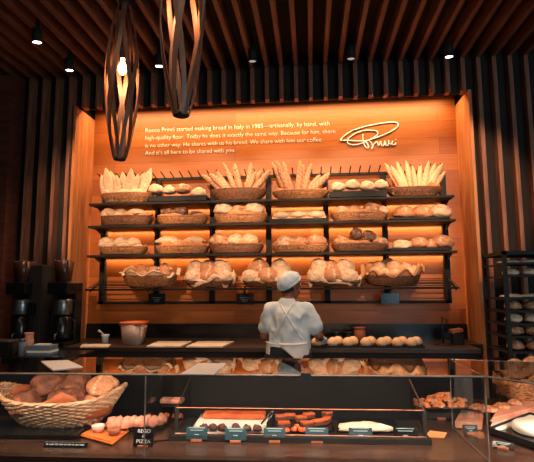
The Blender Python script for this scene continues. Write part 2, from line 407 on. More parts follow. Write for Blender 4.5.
BM = {
 'boule': [bread_mesh('round_loaf', .5, .5, .42, M['flour'], 'arc', s) for s in (1, 2)],
 'boulegold': [bread_mesh('round_loaf', .5, .5, .42, M['bread'], 'cross', s) for s in (3, 4)],
 'rustic': [bread_mesh('round_loaf', .5, .47, .4, M['rust'], 'torn', s, lump=.2) for s in (5, 6)],
 'dark': [bread_mesh('round_loaf', .5, .45, .42, M['brown'], 'torn', s, lump=.25) for s in (7, 8)],
 'long': [bread_mesh('long_loaf', .8, .42, .36, M['flour'], 'slash', s, taper=.5) for s in (9, 10)],
 'crusty': [bread_mesh('rustic_loaf', .5, .47, .4, M['crusty'], 'torn', s, lump=.22) for s in (25, 26)],
 'roll': [bread_mesh('bread_roll', .5, .46, .46, M['bread'], 'arc2', s, lump=.16, sub=3) for s in (11, 12, 13)],
 'bun': [bread_mesh('bun', .5, .5, .46, M['pale'], '', s, lump=.05, sub=3) for s in (14, 15)],
 'ball': [bread_mesh('bread_roll', .5, .5, .48, M['pale'], 'cross', s, lump=.08, sub=3) for s in (16, 17)],
}
NAMES = {'boule': ('round_loaf', 'floury round loaf', 'bread'), 'boulegold': ('round_loaf', 'golden round loaf', 'bread'), 'rustic': ('rustic_loaf', 'rugged brown loaf', 'bread'),
 'crusty': ('rustic_loaf', 'dark crusty loaf', 'bread'), 'dark': ('dark_loaf', 'dark brown loaf', 'bread'), 'long': ('long_loaf', 'floury long loaf', 'bread'), 'roll': ('bread_roll', 'golden roll', 'bread'),
 'bun': ('bun', 'pale round bun', 'bun'), 'ball': ('bread_roll', 'pale round roll', 'bread')}
def bread(kind, loc, d, label, group, rz=0, tilt=(0, 0), sc=(1, 1, 1), seed=0):
    ms = BM[kind]; me = ms[seed % len(ms)]; o = link(bpy.data.objects.new(NAMES[kind][0], me)); o.location = loc
    o.scale = (d*sc[0], d*sc[1], d*sc[2]); o.rotation_euler = (tilt[0], tilt[1], rz)
    return tag(o, label, NAMES[kind][2], group)

# ------------------------------------------------------------------ baskets
def se(t, a, b, e):
    c, s = math.cos(t), math.sin(t)
    return a*math.copysign(abs(c)**(2/e), c), b*math.copysign(abs(s)**(2/e), s)
def basket(loc, a, b, h, label, m='wicker', e=2.6, flare=.86, sag=0, rx=0, name='wicker_basket', grp='wicker bread baskets'):
    o = empty(name, loc, label, 'basket', grp); o.rotation_euler[0] = rx
    bm = bmesh.new(); nu, nv = 96, 9; rings = []
    for side in (0, 1):
        for j in (range(nv+1) if side == 0 else range(nv, -1, -1)):
            t = j/nv; f = flare+(1-flare)*math.sin(t*PI/2); off = -.008*side
            ring = []
            for i in range(nu):
                th = 2*PI*i/nu; x, y = se(th, a*f+off, b*f+off, e)
                w = 1+(.035 if (i//3+j) % 2 else -.0)*(1-side)
                z = max(h*t, .006*side)+sag*(abs(math.cos(th))**3)*t
                ring.append(bm.verts.new((x*w, y*w, z)))
            rings.append(ring)
    for A, B in zip(rings, rings[1:]):
        for i in range(nu): bm.faces.new((A[i], A[(i+1) % nu], B[(i+1) % nu], B[i]))
    bm.faces.new(rings[0][::-1]); bm.faces.new(rings[-1])
    fin('woven_side', bm, M[m], o, True)
    P = []
    for s in (0, 1):
        P = []
        for i in range(90):
            th = 2*PI*i/90; x, y = se(th, a-.002, b-.002, e); q = th*22+s*PI
            P.append((x*(1+.012*math.cos(q)), y*(1+.012*math.cos(q)), h+sag*abs(math.cos(th))**3+.004*math.sin(q)))
        fin('rim_strand', TB(P, .0075, 6, True), M[m], o, True)
    return o
def liner(loc, a, b, z0, h, label, m='paper', seed=0, peaks=.045, e=2.4, rx=0, over=1.06, nk=9, drape=0):
    bm = bmesh.new(); nu, nv = 72, 8; rings = []
    for j in range(nv+1):
        t = j/nv; ring = []
        for i in range(nu):
            th = 2*PI*i/nu; pk = noise.noise(Vector((math.cos(th)*nk*.33, math.sin(th)*nk*.33, seed*2.3)))
            f = (.15+.77*min(1, t*2)) if t < .5 else .92+(over-.92)*(t-.5)*2
            x, y = se(th, a*f, b*f, e); z = z0 if t < .5 else z0+(h-z0+peaks*(.2+1.6*pk))*(t-.5)*2
            cr = .008*noise.noise(Vector((x*30, y*30, seed+z*20)))
            ring.append(bm.verts.new((x+cr*(t > .5), y+cr*(t > .5), z+cr)))
        rings.append(ring)
    if drape:
        for q in (1, 2, 3):
            ring = []
            for i in range(nu):
                th = 2*PI*i/nu; v = rings[-q if q == 1 else -1][i] if q == 1 else ring0[i]
                pk = .5+.9*noise.noise(Vector((math.cos(th)*3, math.sin(th)*3, seed*1.7+4)))
                c = v.co.copy(); k_ = max(.15, pk)*drape/3
                ring.append(bm.verts.new((c.x*(1.035), c.y*(1.05 if q == 1 else 1.01), c.z-k_)))
            rings.append(ring); ring0 = ring
    for A, B in zip(rings, rings[1:]):
        for i in range(nu): bm.faces.new((A[i], A[(i+1) % nu], B[(i+1) % nu], B[i]))
    bm.faces.new(rings[0])
    bmesh.ops.recalc_face_normals(bm, faces=bm.faces)
    r = bmesh.ops.solidify(bm, geom=list(bm.faces), thickness=.0012)
    o = fin('parchment_paper', bm, M[m], None, True, loc); o.rotation_euler[0] = rx
    return tag(o, label, 'paper', 'parchment papers lining the bread baskets')

def row_basket(row, x0, x1, rimy, where, breads, m='wicker', lin='paper', h=None, d=.12, peaks=.04, tray=False, Y=5.0, e=3, drape=.0):
    """x0,x1 pixel extents; rimy pixel height of the rim; breads: (kind, px, back(0/1), py_top, diam_px)"""
    Y = 4.995; tilt = 0
    z = ZS[row]
    if row == 4: z = ZS[4]+(Y-YF)/(YU-YF)*(zb-ZS[4]); tilt = math.atan2(zb-ZS[4], YU-YF)
    xa, xb = XY(x0, Y-.1), XY(x1, Y-.1); a = (xb-xa)/2; cx = (xa+xb)/2; b = d
    rimy += 1.5; rz = PY((x0+x1)/2, rimy, Y-b).z; h = rz-z
    if row == 4: h = PY((x0+x1)/2, rimy, Y-b).z-(ZS[4]+.012)
    loc = Vector((cx, Y, z+.003))
    desc = where; full = desc.replace('|', ' ')
    if tray:
        o = empty('bread_tray', loc, 'black rectangular tray of %s' % full, 'tray')
        bm = bmesh.new(); box(bm, -a, a, -b, b, 0, .006); box(bm, -a, a, -b, -b+.006, .006, h); box(bm, -a, a, b-.006, b, .006, h)
        box(bm, -a, -a+.006, -b+.006, b-.006, .006, h); box(bm, a-.006, a, -b+.006, b-.006, .006, h); fin('tray_body', bm, M['black'], o)
    else:
        basket(loc, a, b, h, 'wicker basket of %s' % full, m, e=e, rx=tilt)
        if lin: liner(loc, a*.95, b*.93, .03+h*.2, h+.018, 'parchment lining the basket of %s' % full, lin, seed=x0, peaks=peaks, rx=tilt, over=1.09, drape=drape)
    rowsof = {bk[2] for bk in breads}; idx = {0: 0, 1: 0}; num = {r: sum(1 for b_ in breads if b_[2] == r) for r in (0, 1)}
    place = 'tray' if tray else 'basket'
    for bk in breads:
        kind, px, back, top, dp = bk[:5]; i = idx[back]; idx[back] = i+1
        yy = Y-(.35 if not back else -.35)*b
        if len(rowsof) == 1: yy = Y-.1*b
        D = dp*yy/F*1.12; p = PY(px, top, yy); hh = (.70 if kind != 'long' else .5)*D
        hh *= (bk[5] if len(bk) > 5 else 1)
        if back: hh *= 1.25
        loc2 = (p.x, yy, max(z+.012, p.z-hh))
        lab = '%s, %s%s in %s %s' % (NAMES[kind][1], nth(i, num[back]), ((' of back row' if back else ' of front row') if len(rowsof) > 1 else ''), place, desc[desc.index('|')+1:])
        hgt = max(v.co.z for v in BM[kind][0].vertices)
        bread(kind, loc2, D, lab, 'loaves on the wall shelves', rz=rnd.uniform(-.4, .4) if kind != 'long' else rnd.uniform(-.12, .12), tilt=(rnd.uniform(-.06, .1)+tilt*.5, rnd.uniform(-.08, .08)), sc=(1, 1, hh/(D*hgt)), seed=i)

# row 1 trays of round loaves
row_basket(1, 148, 206, 194.5, 'round loaves|second along the top shelf', [('boule', 156, 0, 184, 14), ('boule', 169.5, 0, 185.5, 12.5), ('rustic', 184, 0, 183, 15), ('boule', 199, 0, 187.5, 15)], tray=True)
row_basket(1, 331, 389, 189.5, 'round loaves|fifth along the top shelf', [('boule', 338, 0, 182, 13), ('boule', 352, 0, 180, 13.5), ('boule', 367, 0, 181, 14), ('boule', 381, 0, 180, 13)], tray=True)
# row 2
row_basket(2, 97, 148, 214.5, 'pale loaves|at left end of second shelf', [('boule', 109, 0, 208, 15), ('boule', 121, 0, 209, 15), ('long', 136, 0, 208.5, 13)], 'wickdark', 'paper', peaks=.03)
row_basket(2, 155, 205, 214.5, 'dark loaves|second along second shelf', [('dark', 168, 0, 208, 13), ('dark', 182, 0, 206.5, 14), ('dark', 196, 0, 211, 14, .7)], 'wicker', 'paper', peaks=.015)
row_basket(2, 213, 266, 213, 'large loaves|third along second shelf', [('boule', 224, 0, 202, 18), ('rustic', 239, 0, 203.5, 17), ('boule', 254, 0, 201.5, 19)], 'wicker', 'paper', peaks=.045)
row_basket(2, 333, 389, 211, 'scored loaves|fifth along second shelf', [('boule', 342, 0, 206, 14), ('boulegold', 354, 0, 204.5, 16), ('rustic', 371, 0, 202, 17), ('boule', 382, 0, 206, 12)], 'wicker', 'paper', peaks=.03)
row_basket(2, 391, 452, 216, 'scored loaves|at right end of second shelf', [('boulegold', 403, 0, 205, 19), ('boulegold', 421, 0, 206, 19), ('boule', 440, 0, 206.5, 19)], tray=True)
# row 3
row_basket(3, 97, 143, 245.5, 'floury loaves|at left end of third shelf', [('boule', 108, 0, 237, 17), ('boule', 122, 0, 236.5, 16), ('boule', 134, 0, 237, 14)], 'wicker', 'whitepaper', peaks=.03)
row_basket(3, 154, 206, 244.5, 'long floury loaves|second along third shelf', [('long', 168, 0, 236, 17), ('boulegold', 181, 0, 237.5, 16), ('long', 194, 0, 236, 14)], 'wicker', 'paper', peaks=.05)
row_basket(3, 208, 262, 243, 'mixed loaves|third along third shelf', [('rustic', 219, 0, 233, 19), ('boule', 236, 0, 234, 16), ('boule', 250, 0, 233.5, 15)], 'wickdark', 'paper', peaks=.045)
row_basket(3, 272, 328, 244, 'scored loaves|fourth along third shelf', [('boule', 286, 0, 235.5, 18), ('boulegold', 300, 0, 235, 17), ('boulegold', 316, 0, 233, 19)], 'wicker', 'paper', peaks=.05)
row_basket(3, 333, 388, 242.5, 'seeded torn bread|fifth along third shelf', [('rustic', 341, 0, 235, 14), ('dark', 356, 0, 228, 12, 1.3), ('dark', 368, 0, 230, 13, 1.3), ('rustic', 379, 0, 235.5, 14)], 'wickdark', 'paper', peaks=.035)
row_basket(3, 390, 452, 246.5, 'broad loaves|at right end of third shelf', [('boule', 402, 0, 241.5, 17, .8), ('boulegold', 419, 0, 236, 17), ('boulegold', 431, 0, 239, 14), ('boulegold', 442, 0, 235.5, 20)], tray=True)
# row 4 on the tilted shelf
R4 = [(0, 'roll')]
row_basket(4, 122, 175, 273, 'small twisted rolls|at left of lowest shelf', [('roll', 131, 1, 267, 12), ('roll', 142, 1, 265, 12), ('roll', 153, 1, 266, 12), ('roll', 165, 1, 264.5, 12), ('roll', 133, 0, 271, 11), ('roll', 144, 0, 270, 12), ('roll', 154, 0, 269, 12), ('roll', 165, 0, 270, 11)], 'wicker', 'whitepaper', peaks=.045, d=.13, e=2.2, drape=.025)
row_basket(4, 186, 233, 279, 'big loaves|second on lowest shelf', [('boule', 197, 1, 260, 18), ('boulegold', 208, 1, 259, 19), ('boule', 222, 1, 259, 18), ('boule', 194, 0, 269, 17), ('boulegold', 210, 0, 268, 19), ('boule', 225, 0, 269, 16)], 'wickdark', 'whitepaper', peaks=.07, d=.13, e=5, drape=.09)
row_basket(4, 243, 291, 279, 'big loaves|third on lowest shelf', [('boulegold', 259, 1, 257.5, 21), ('boule', 281, 1, 259, 18), ('boule', 252, 0, 269, 18), ('boulegold', 268, 0, 267, 21), ('boule', 284, 0, 269, 17)], 'wickdark', 'whitepaper', peaks=.07, d=.13, e=5, drape=.08)
row_basket(4, 310, 360, 279, 'big loaves|fourth on lowest shelf', [('boule', 320, 1, 258, 17), ('boulegold', 331, 1, 259, 18), ('boule', 344, 1, 258.5, 18), ('boule', 317, 0, 269, 17), ('boulegold', 332, 0, 268, 19), ('boule', 348, 0, 269, 18)], 'wickdark', 'whitepaper', peaks=.07, d=.13, e=5, drape=.09)
row_basket(4, 365, 421, 274, 'small pale rolls|at right of lowest shelf', [('ball', 378, 1, 261, 13), ('ball', 393, 1, 259.5, 13), ('ball', 405, 1, 262, 12), ('ball', 414, 1, 265, 11), ('ball', 375, 0, 266, 12), ('ball', 384, 0, 267, 12), ('ball', 395, 0, 267, 13), ('ball', 408, 0, 266, 13)], 'wickdark', 'paper', peaks=.085, d=.13, e=2.2, drape=.035)
# white paper tray on second shelf
z = ZS[2]; xa, xb = XY(272, 4.9), XY(327, 4.9); cx = (xa+xb)/2; a = (xb-xa)/2
o = empty('bread_tray', (cx, 5.0, z), 'black rectangular tray of white wrapped loaves fourth along second shelf', 'tray')
fin('tray_body', BX(-a, a, -.12, .12, 0, .035), M['black'], o)
bm = bmesh.new(); slab(bm, [(-a, -.11, .037), (a, -.11, .037), (a-.02, .11, .15), (-a+.02, .11, .15)], .002)
tag(fin('parchment_paper', bm, M['whitepaper'], None, False, (cx, 5.0, z)), 'flat white parchment sloping under the loaves fourth along second shelf', 'paper', 'parchment papers lining the bread baskets')
for i, px in enumerate((281, 298, 316)):
    bread('long', (XY(px, 4.93, 212), 4.93, z+.055), .13, 'floury loaf on white parchment tray, %s' % nth(i, 3), 'loaves on the wall shelves', seed=i, tilt=(.45, 0), sc=(.85, 1, .9))

# stick breads and baskets of the top shelf
def stick_mesh(L, w, t, m, seed, pointed=True):
    bm = bmesh.new(); La = bm.verts.layers.float.new('g'); n, k = 22, 12; rings = []
    for i in range(n+1):
        s = i/n; f = (min(1, s*5)*.3+.7)*(1-(s**(4.5 if pointed else 7))*(.93 if pointed else .7)); f = max(f, .05)
        ox = .012*math.sin(s*3+seed)*L*2; ring = []
        for j in range(k):
            an = 2*PI*j/k; bump = 1+.14*noise.noise(Vector((math.cos(an)*1.5, math.sin(an)*1.5, s*8+seed*4)))
            v = bm.verts.new((math.cos(an)*w*f*bump+ox, math.sin(an)*t*f*bump, s*L)); v[La] = max(0, 1-abs(((s*7+math.cos(an)*.6) % 1)-.5)/.22)*(math.sin(an) < 0); ring.append(v)
        rings.append(ring)
    for A, B in zip(rings, rings[1:]):
        for j in range(k): bm.faces.new((A[j], A[(j+1) % k], B[(j+1) % k], B[j]))
    bm.faces.new(rings[0][::-1]); bm.faces.new(rings[-1]); bmesh.ops.recalc_face_normals(bm, faces=bm.faces)
    me = bpy.data.meshes.new('baguette'); bm.to_mesh(me); bm.free(); me.materials.append(m)
    for p in me.polygons: p.use_smooth = True
    return me
STK = {'bag': [stick_mesh(1, .105, .085, M['bread'], s, False) for s in range(3)], 'pale': [stick_mesh(1, .21, .045, M['flour'], s) for s in (4, 5, 6)],
       'wedge': [stick_mesh(1, .17, .07, M['pale'], s, True) for s in (7, 8, 9)]}
def fan(x0, x1, rimy, sticks, where, kind, m, lin, nm, desc, cat, dark=False):
    Y = 5.0; z = ZS[1]; xa, xb = XY(x0, Y-.1, 190), XY(x1, Y-.1, 190); a = (xb-xa)/2; cx = (xa+xb)/2
    h = PY((x0+x1)/2, rimy, Y-.12).z-z; loc = Vector((cx, Y, z+.003))
    basket(loc, a, .125, h, 'wicker basket of %s' % where.replace('|', ' '), m, e=2.3, flare=.7)
    if lin: liner(loc, a*.9, .11, .02, h+.01, 'parchment lining the basket of %s' % where.replace('|', ' '), lin, seed=x0+3, peaks=.04)
    for i, (bx, tx, ty, dy, wsc) in enumerate(sticks):
        p0 = PY(bx, rimy+4, Y+dy*.07); p0.z = max(p0.z, z+.02); p1 = PY(tx, ty, Y+dy*.115); d = p1-p0
        me = STK[kind][i % 3]; o = link(bpy.data.objects.new(nm, me)); o.location = p0; L = d.length
        o.scale = (L*wsc if kind != 'bag' else .33*wsc, .33*(wsc if kind == 'bag' else 1), L); zz = d.normalized(); xx = Vector((0, 1, 0)).cross(zz).normalized(); yy = zz.cross(xx)
        o.rotation_euler = Matrix((xx, yy, zz)).transposed().to_euler()
        tag(o, '%s, %s in basket %s' % (desc, nth(i, len(sticks)), where[where.index('|')+1:]), cat, nm.replace('_', ' ')+'s standing in top shelf baskets')
fan(98, 150, 193, [(107, 101, 175, .2, .85), (111, 105, 168, 0, .8), (115, 110, 171, .5, .8), (119, 116, 175, -.3, .9), (124, 122, 172, .6, .85), (128, 131, 168.5, 0, .85), (132, 138, 174, -.4, .9), (136, 144, 172, .3, .85), (139, 151, 168, .1, .8)],
    'pale crispbreads|at left end of top shelf', 'pale', 'wicker', 'whitepaper', 'crispbread', 'pale pointed crispbread', 'crispbread')
fan(210, 265, 188.5, [(224, 202, 175, 0, .9), (228, 210, 173.5, -.4, 1.1), (230, 217, 171, .3, 1), (236, 223, 163, .3, .8), (238, 235, 163.5, .6, .9), (240, 238, 171, -.5, .9), (246, 251, 163, .1, .9), (246, 256, 172, -.3, .8), (248, 262, 171, .4, .9), (250, 270, 170, -.1, 1)],
    'baguettes|third along the top shelf', 'bag', 'wickdark', None, 'baguette', 'slim golden baguette', 'baguette')
fan(272, 329, 190, [(286, 272, 163, .3, .8), (289, 277, 161, -.2, 1), (292, 284, 162, .4, .9), (297, 300, 161, 0, 1), (299, 304, 165, .5, .9), (302, 312, 164, -.3, .8), (303, 320, 175, .4, .9), (304, 330, 174, -.2, 1.1)],
    'baguettes|fourth along the top shelf', 'bag', 'wicker', 'paper', 'baguette', 'slim golden baguette', 'baguette')
fan(388, 444, 187, [(402, 385, 163, .2, .6), (405, 391, 165, -.3, .7), (408, 397, 161.5, .3, .6), (412, 406, 160.5, 0, .6), (416, 413, 166, -.5, .65), (419, 421, 163, .4, .6), (422, 429, 161, 0, .6), (425, 436, 163, .5, .6), (427, 443, 163.5, -.2, .65), (429, 446, 171, .2, .6)],
    'crusty sticks|at right end of top shelf', 'wedge', 'wickdark', 'paper', 'crusty_stick', 'golden wedge of crusty bread', 'bread stick')

# ------------------------------------------------------------------ back counter
ZK = 1.02; YK = 4.43
kc = empty('back_counter', (0, YK, 0), 'long dark back counter below the bread shelves', 'counter')
XK0, XK1 = -3.22, PZ(481, 349, ZK).x
def K(name, bm, m):
    for v in bm.verts: v.co.y -= YK
    return fin(name, bm, m, kc)
K('worktop', BX(XK0, XK1, YK, YS-.005, ZK-.04, ZK, bev=.003), M['counter']); K('worktop', BX(XL+.004, XR-.004, YS-.005, YB-.002, ZK-.04, ZK), M['counter'])
K('base', BX(XK0+.01, XK1-.01, YK+.02, YS-.03, 0, ZK-.04), M['blackwall'])
K('backsplash', BX(XL+.01, XR-.01, YB-.03, YB-.004, ZK, ZK+.16), M['blackgloss'])
# buns in trays
def tray(x0, x1, y, d, h, label, z=ZK):
    o = empty('bun_tray', ((x0+x1)/2, y+d/2, z), label, 'tray'); a = (x1-x0)/2
    bm = bmesh.new(); box(bm, -a, a, -d/2, d/2, 0, .006); box(bm, -a, a, -d/2, -d/2+.006, .006, h); box(bm, -a, a, d/2-.006, d/2, .006, h); box(bm, -a, -a+.006, -d/2+.006, d/2-.006, .006, h); box(bm, a-.006, a, -d/2+.006, d/2-.006, .006, h)
    fin('tray_body', bm, M['black'], o); return o
tray(XY(309, 4.5, 345), XY(357, 4.5, 345), 4.46, .2, .02, 'left black tray of pale buns on the back counter')
tray(XY(358.5, 4.5, 345), XY(424, 4.5, 345), 4.46, .2, .02, 'right black tray of pale buns on the back counter')
B1 = [317, 333, 348]; B2 = [366, 382, 397.5, 411.5]
for L, w in ((B1, 'left'), (B2, 'right')):
    for r in (0, 1):
        for i, px in enumerate(L):
            y = 4.52 if r == 0 else 4.61
            bread('bun', (XY(px+r*5, y, 345), y, ZK+.007), .105, 'pale bun on %s bun tray, %s of the %s row' % (w, nth(i, len(L)), ('front', 'rear')[r]), 'buns on the back counter', seed=i, sc=(1, 1, 1.15))
# sheets, tub, cups
def sheet(px0, px1, y0, y1, z, name, label, m, t=.004, skew=6, grp=None):
    a, b, c, d = PZ(px0, y1, z), PZ(px1, y1, z), PZ(px1+skew, y0, z), PZ(px0+skew, y0, z); cc = (a+b+c+d)/4
    bm = bmesh.new(); prism(bm, [(p-cc)[:2] for p in (a, b, c, d)], 0, t)
    return tag(fin(name, bm, m, None, False, cc), label, 'card' if 'card' in name or 'menu' in name else 'paper', grp)
sheet(146, 180, 342.3, 347.4, ZK+.001, 'menu_card', 'cream sheet on back counter beside the lidded tub', M['menu'], .012, 12)
sheet(186, 222, 342.3, 347.6, ZK+.001, 'menu_card', 'cream sheet on back counter just left of the baker', M['menu'], .012, 12)
sheet(80, 108, 345.2, 348, ZK+.001, 'menu_card', 'narrow cream sheet on back counter in front of white cup', M['menu'], .012, 3)
p = PZ(130, 345, ZK+.001); o = empty('food_tub', p, 'square translucent tub with orange lid on the back counter', 'tub')
s0, s1, hh = .085, .105, .225
def frust(a0, a1, h0, h1, bev=True):
    b = bmesh.new(); lo = [b.verts.new((x*a0, y*a0, h0)) for x, y in ((-1, -1), (1, -1), (1, 1), (-1, 1))]; hi = [b.verts.new((x*a1, y*a1, h1)) for x, y in ((-1, -1), (1, -1), (1, 1), (-1, 1))]
    b.faces.new(lo[::-1]); b.faces.new(hi)
    for i in range(4): b.faces.new((lo[i], lo[(i+1) % 4], hi[(i+1) % 4], hi[i]))
    bmesh.ops.bevel(b, geom=[e for e in b.edges], offset=.01, segments=3, affect='EDGES'); return b
p.y += .1; o.location = p
fin('tub_body', frust(s0, s1, 0, hh-.03), M['tub'], o, True); fin('lid', frust(s1+.012, s1+.014, hh-.032, hh), M['lid'], o, True)
b = BX(-s1-.022, -s1+.0, -.03, .03, hh-.06, hh-.045); box(b, s1, s1+.022, -.03, .03, hh-.06, hh-.045); fin('handle', b, M['tub'], o)
p = PZ(105, 343, ZK+.001); o = empty('white_cup', p, 'small white cup with tilted spoon left of the lidded tub', 'cup')
fin('cup_body', LT([(.0, 0), (.03, 0), (.037, .07), (.045, .085), (.04, .085), (.032, .07), (.026, .006), (.0, .006)], 20), M['card'], o, True)
fin('spoon', TB([(.01, 0, .02), (-.03, 0, .1), (-.075, 0, .125)], [.005, .006, .014], 8), M['card'], o, True)
for px, w, hgt, lab, mm in ((338, .045, .10, 'small dark jar behind the bun trays, left', 'blackgloss'), (349, .045, .10, 'small dark jar behind the bun trays, nearer terracotta pot', 'blackgloss'), (360, .06, .15, 'terracotta pot behind the right bun tray', 'terracotta')):
    x = XY(px, 4.95, 340); o = empty('storage_jar', (x, 4.95, ZK), lab, 'jar')
    fin('jar_body', LT([(0, 0), (w*.8, 0), (w, hgt*.15), (w*.95, hgt*.8), (w*.7, hgt*.9), (0, hgt*.9)], 20), M[mm], o, True)
    fin('lid', LT([(0, hgt*.9), (w*1.02, hgt*.9), (w*1.02, hgt), (0, hgt)], 20), M[mm], o, True)
x = XY(443, 4.75, 340); o = empty('tea_urn_stand', (x, 4.75, ZK), 'thin dark stand with round foot at right end of back counter', 'stand')
fin('foot', LT([(0, 0), (.09, 0), (.09, .008), (.02, .012), (0, .012)], 24), M['black'], o, True); fin('stem', TB([(0, 0, .01), (0, 0, .27)], .008), M['black'], o, True)
fin('arm', TB([(0, 0, .25), (.04, 0, .24), (.05, 0, .12)], .006), M['black'], o, True)
x = XY(457, 4.8, 335); o = empty('napkin_holder', (x, 4.8, ZK), 'dark block with tilted orange top at right end of counter', 'holder')
fin('block', BX(-.05, .05, -.05, .05, 0, .10, bev=.004), M['black'], o)
bm = BX(-.06, .05, -.05, .05, 0, .035, bev=.004); bmesh.ops.rotate(bm, verts=bm.verts, matrix=Matrix.Rotation(-.15, 3, 'Y')); bmesh.ops.translate(bm, verts=bm.verts, vec=(0, 0, .112)); fin('cap', bm, M['terracotta'], o)

# ------------------------------------------------------------------ coffee machines at left
def brewer(px, Y, label, sc=1):
    p = Vector((XY(px, Y, 300), Y, ZK)); o = empty('coffee_brewer', p, label, 'coffee brewer', 'coffee brewers on the left counter')
    fin('tower', BX(-.105, .105, .06, .2, 0, .62, bev=.01), M['blackgloss'], o)
    fin('head', BX(-.105, .105, -.12, .06, .50, .62, bev=.01), M['blackgloss'], o)
    fin('drip_base', BX(-.105, .105, -.14, .06, 0, .04, bev=.006), M['blackgloss'], o)
    fin('canister', LT([(0, .06), (.085, .06), (.09, .08), (.09, .27), (.07, .29), (0, .29)], 32), M['blackgloss'], o, True)
    b = fin('steel_band', LT([(0, .30), (.088, .30), (.092, .31), (.092, .44), (.085, .455), (0, .455)], 32), M['steel'], o, True)
    fin('handle', TB([(.09, -.0, .25), (.13, 0, .24), (.13, 0, .12), (.09, 0, .11)], .009), M['black'], o, True)
    fin('hopper', frust(.055, .075, .625, .84), M['hopper'], o, True)
    fin('tap', TB([(0, -.09, .12), (0, -.125, .11), (0, -.13, .07)], .01), M['steel'], o, True)
    return o
a = brewer(20, 4.3, 'black coffee brewer with steel canister at far left'); a.location.y = 4.56; a.location.x = XY(22, 4.56, 300)
b = dup(a, loc=(XY(63, 4.56, 300), 4.56, ZK), label='black coffee brewer with steel canister beside the wooden jamb')
o = empty('grinder', (XY(42, 4.7, 300), 4.66, ZK), 'plain black grinder tower between the two coffee brewers', 'grinder')
fin('tower', BX(-.075, .075, -.1, .12, 0, .80, bev=.012), M['blackwall'], o); fin('spout', BX(-.03, .03, -.16, -.1, .3, .42, bev=.006), M['blackgloss'], o)
# near left side counter items on ledge
SZ = 1.1
sl = empty('side_counter', (XY(20, 3.3, 350), 3.35, 0), 'black side counter at left carrying boxes', 'counter')
fin('side_top', BX(-.9, .42, -.2, .25, SZ-.04, SZ, bev=.004), M['blackgloss'], sl); fin('side_base', BX(-.88, .40, -.18, .23, 0, SZ-.04), M['blackwall'], sl)
o = empty('napkin_box', (XY(43, 3.35, 345), 3.35, SZ), 'pale blue and white napkin box on the left side counter', 'box')
fin('carton', BX(-.085, .085, -.06, .06, 0, .07, bev=.003), M['tissue'], o); fin('band', BX(-.087, .087, -.062, .062, .02, .035), M['card'], o); fin('napkin', BX(-.05, .05, -.03, .03, .07, .077), M['card'], o)
o = empty('tea_tin', (XY(22, 3.3, 345), 3.3, SZ), 'small blue tin left of the napkin box', 'tin')
fin('tin_body', LT([(0, 0), (.022, 0), (.022, .10), (0, .10)], 20), M['tissue'], o, True); fin('lid', LT([(0, .10), (.024, .10), (.024, .118), (0, .118)], 20), M['steel'], o, True)
o = empty('folded_bag', (XY(29, 3.42, 340), 3.42, SZ), 'crumpled pink paper bag behind the napkin box', 'bag')
fin('bag_body', bm := LT([(0, 0), (.03, 0), (.035, .08), (.028, .13), (.036, .15), (0, .145)], 10), M['flat'], o)
o = empty('knock_box', (XY(8, 3.3, 345), 3.28, SZ), 'low smoked box at the left edge of side counter', 'box')
fin('box_body', BX(-.1, .06, -.06, .06, 0, .10, bev=.006), M['blackgloss'], o); fin('rim', BX(-.105, .065, -.065, .065, .10, .112, bev=.003), M['steel'], o)

# ------------------------------------------------------------------ display case
S = .88; ZD, ZG = H-.73*S, H-.38*S
A0 = PZ(0, 372.3, ZG); C0 = PZ(484, 375.5, ZG)      # front top edge
fx = C0-A0; fx.z = 0; fx.normalize(); fy = Vector((-fx.y, fx.x, 0))
AL = Vector((-2.3, A0.y+(-2.3-A0.x)*fx.y/fx.x, 0)); CC = Vector((C0.x, C0.y, 0))
def at(u, v, z=0):     # u from the right corner towards the left (negative), v depth into the case
    return CC+fx*u+fy*v+Vector((0, 0, z))
LEN = (CC-AL).length; DG = .47*S; DC = .62*S
dc = empty('display_counter', at(-LEN/2, 0, 0), 'long brown topped serving counter with black front', 'counter'); dv = dc.location.copy()
def pr(pts, z0, z1, org):
    b = bmesh.new(); prism(b, [((p-org).x, (p-org).y) for p in pts], z0-org.z, z1-org.z); return b
dR = PZ(534, 382.6, ZG); dR.z = 0; rd = (dR-CC).normalized(); RE = CC+rd*1.6
rb = Vector((rd.y, -rd.x, 0)); rb = -rb if rb.x < 0 else rb
BK = at(0, DC); 
fin('deck', pr([at(-LEN, -.035), at(.02, -.035), at(0.02, DC), at(-LEN, DC)], ZD-.03, ZD, dv), M['deck'], dc)
fin('front_panel', pr([at(-LEN, -.01), at(0, -.01), at(0, DC-.02), at(-LEN, DC-.02)], 0, ZD-.03, dv), M['blackwall'], dc)
rc = empty('corner_counter', CC+Vector((.6, 0, 0)), 'brown topped corner counter angling towards the viewer at right', 'counter'); rv = rc.location.copy()
far = [CC+rd*1.6, CC+rd*1.6+Vector((1.4, .8, 0)), BK+Vector((1.5, .1, 0))]
fin('deck', pr([at(.022, -.035), RE+Vector((-.03, -.02, 0)), far[1], far[2], at(.022, DC)], ZD-.03, ZD, rv), M['deck'], rc)
fin('front_panel', pr([at(.022, -.01), RE, far[1], far[2], at(.022, DC-.02)], 0, ZD-.031, rv), M['blackwall'], rc)
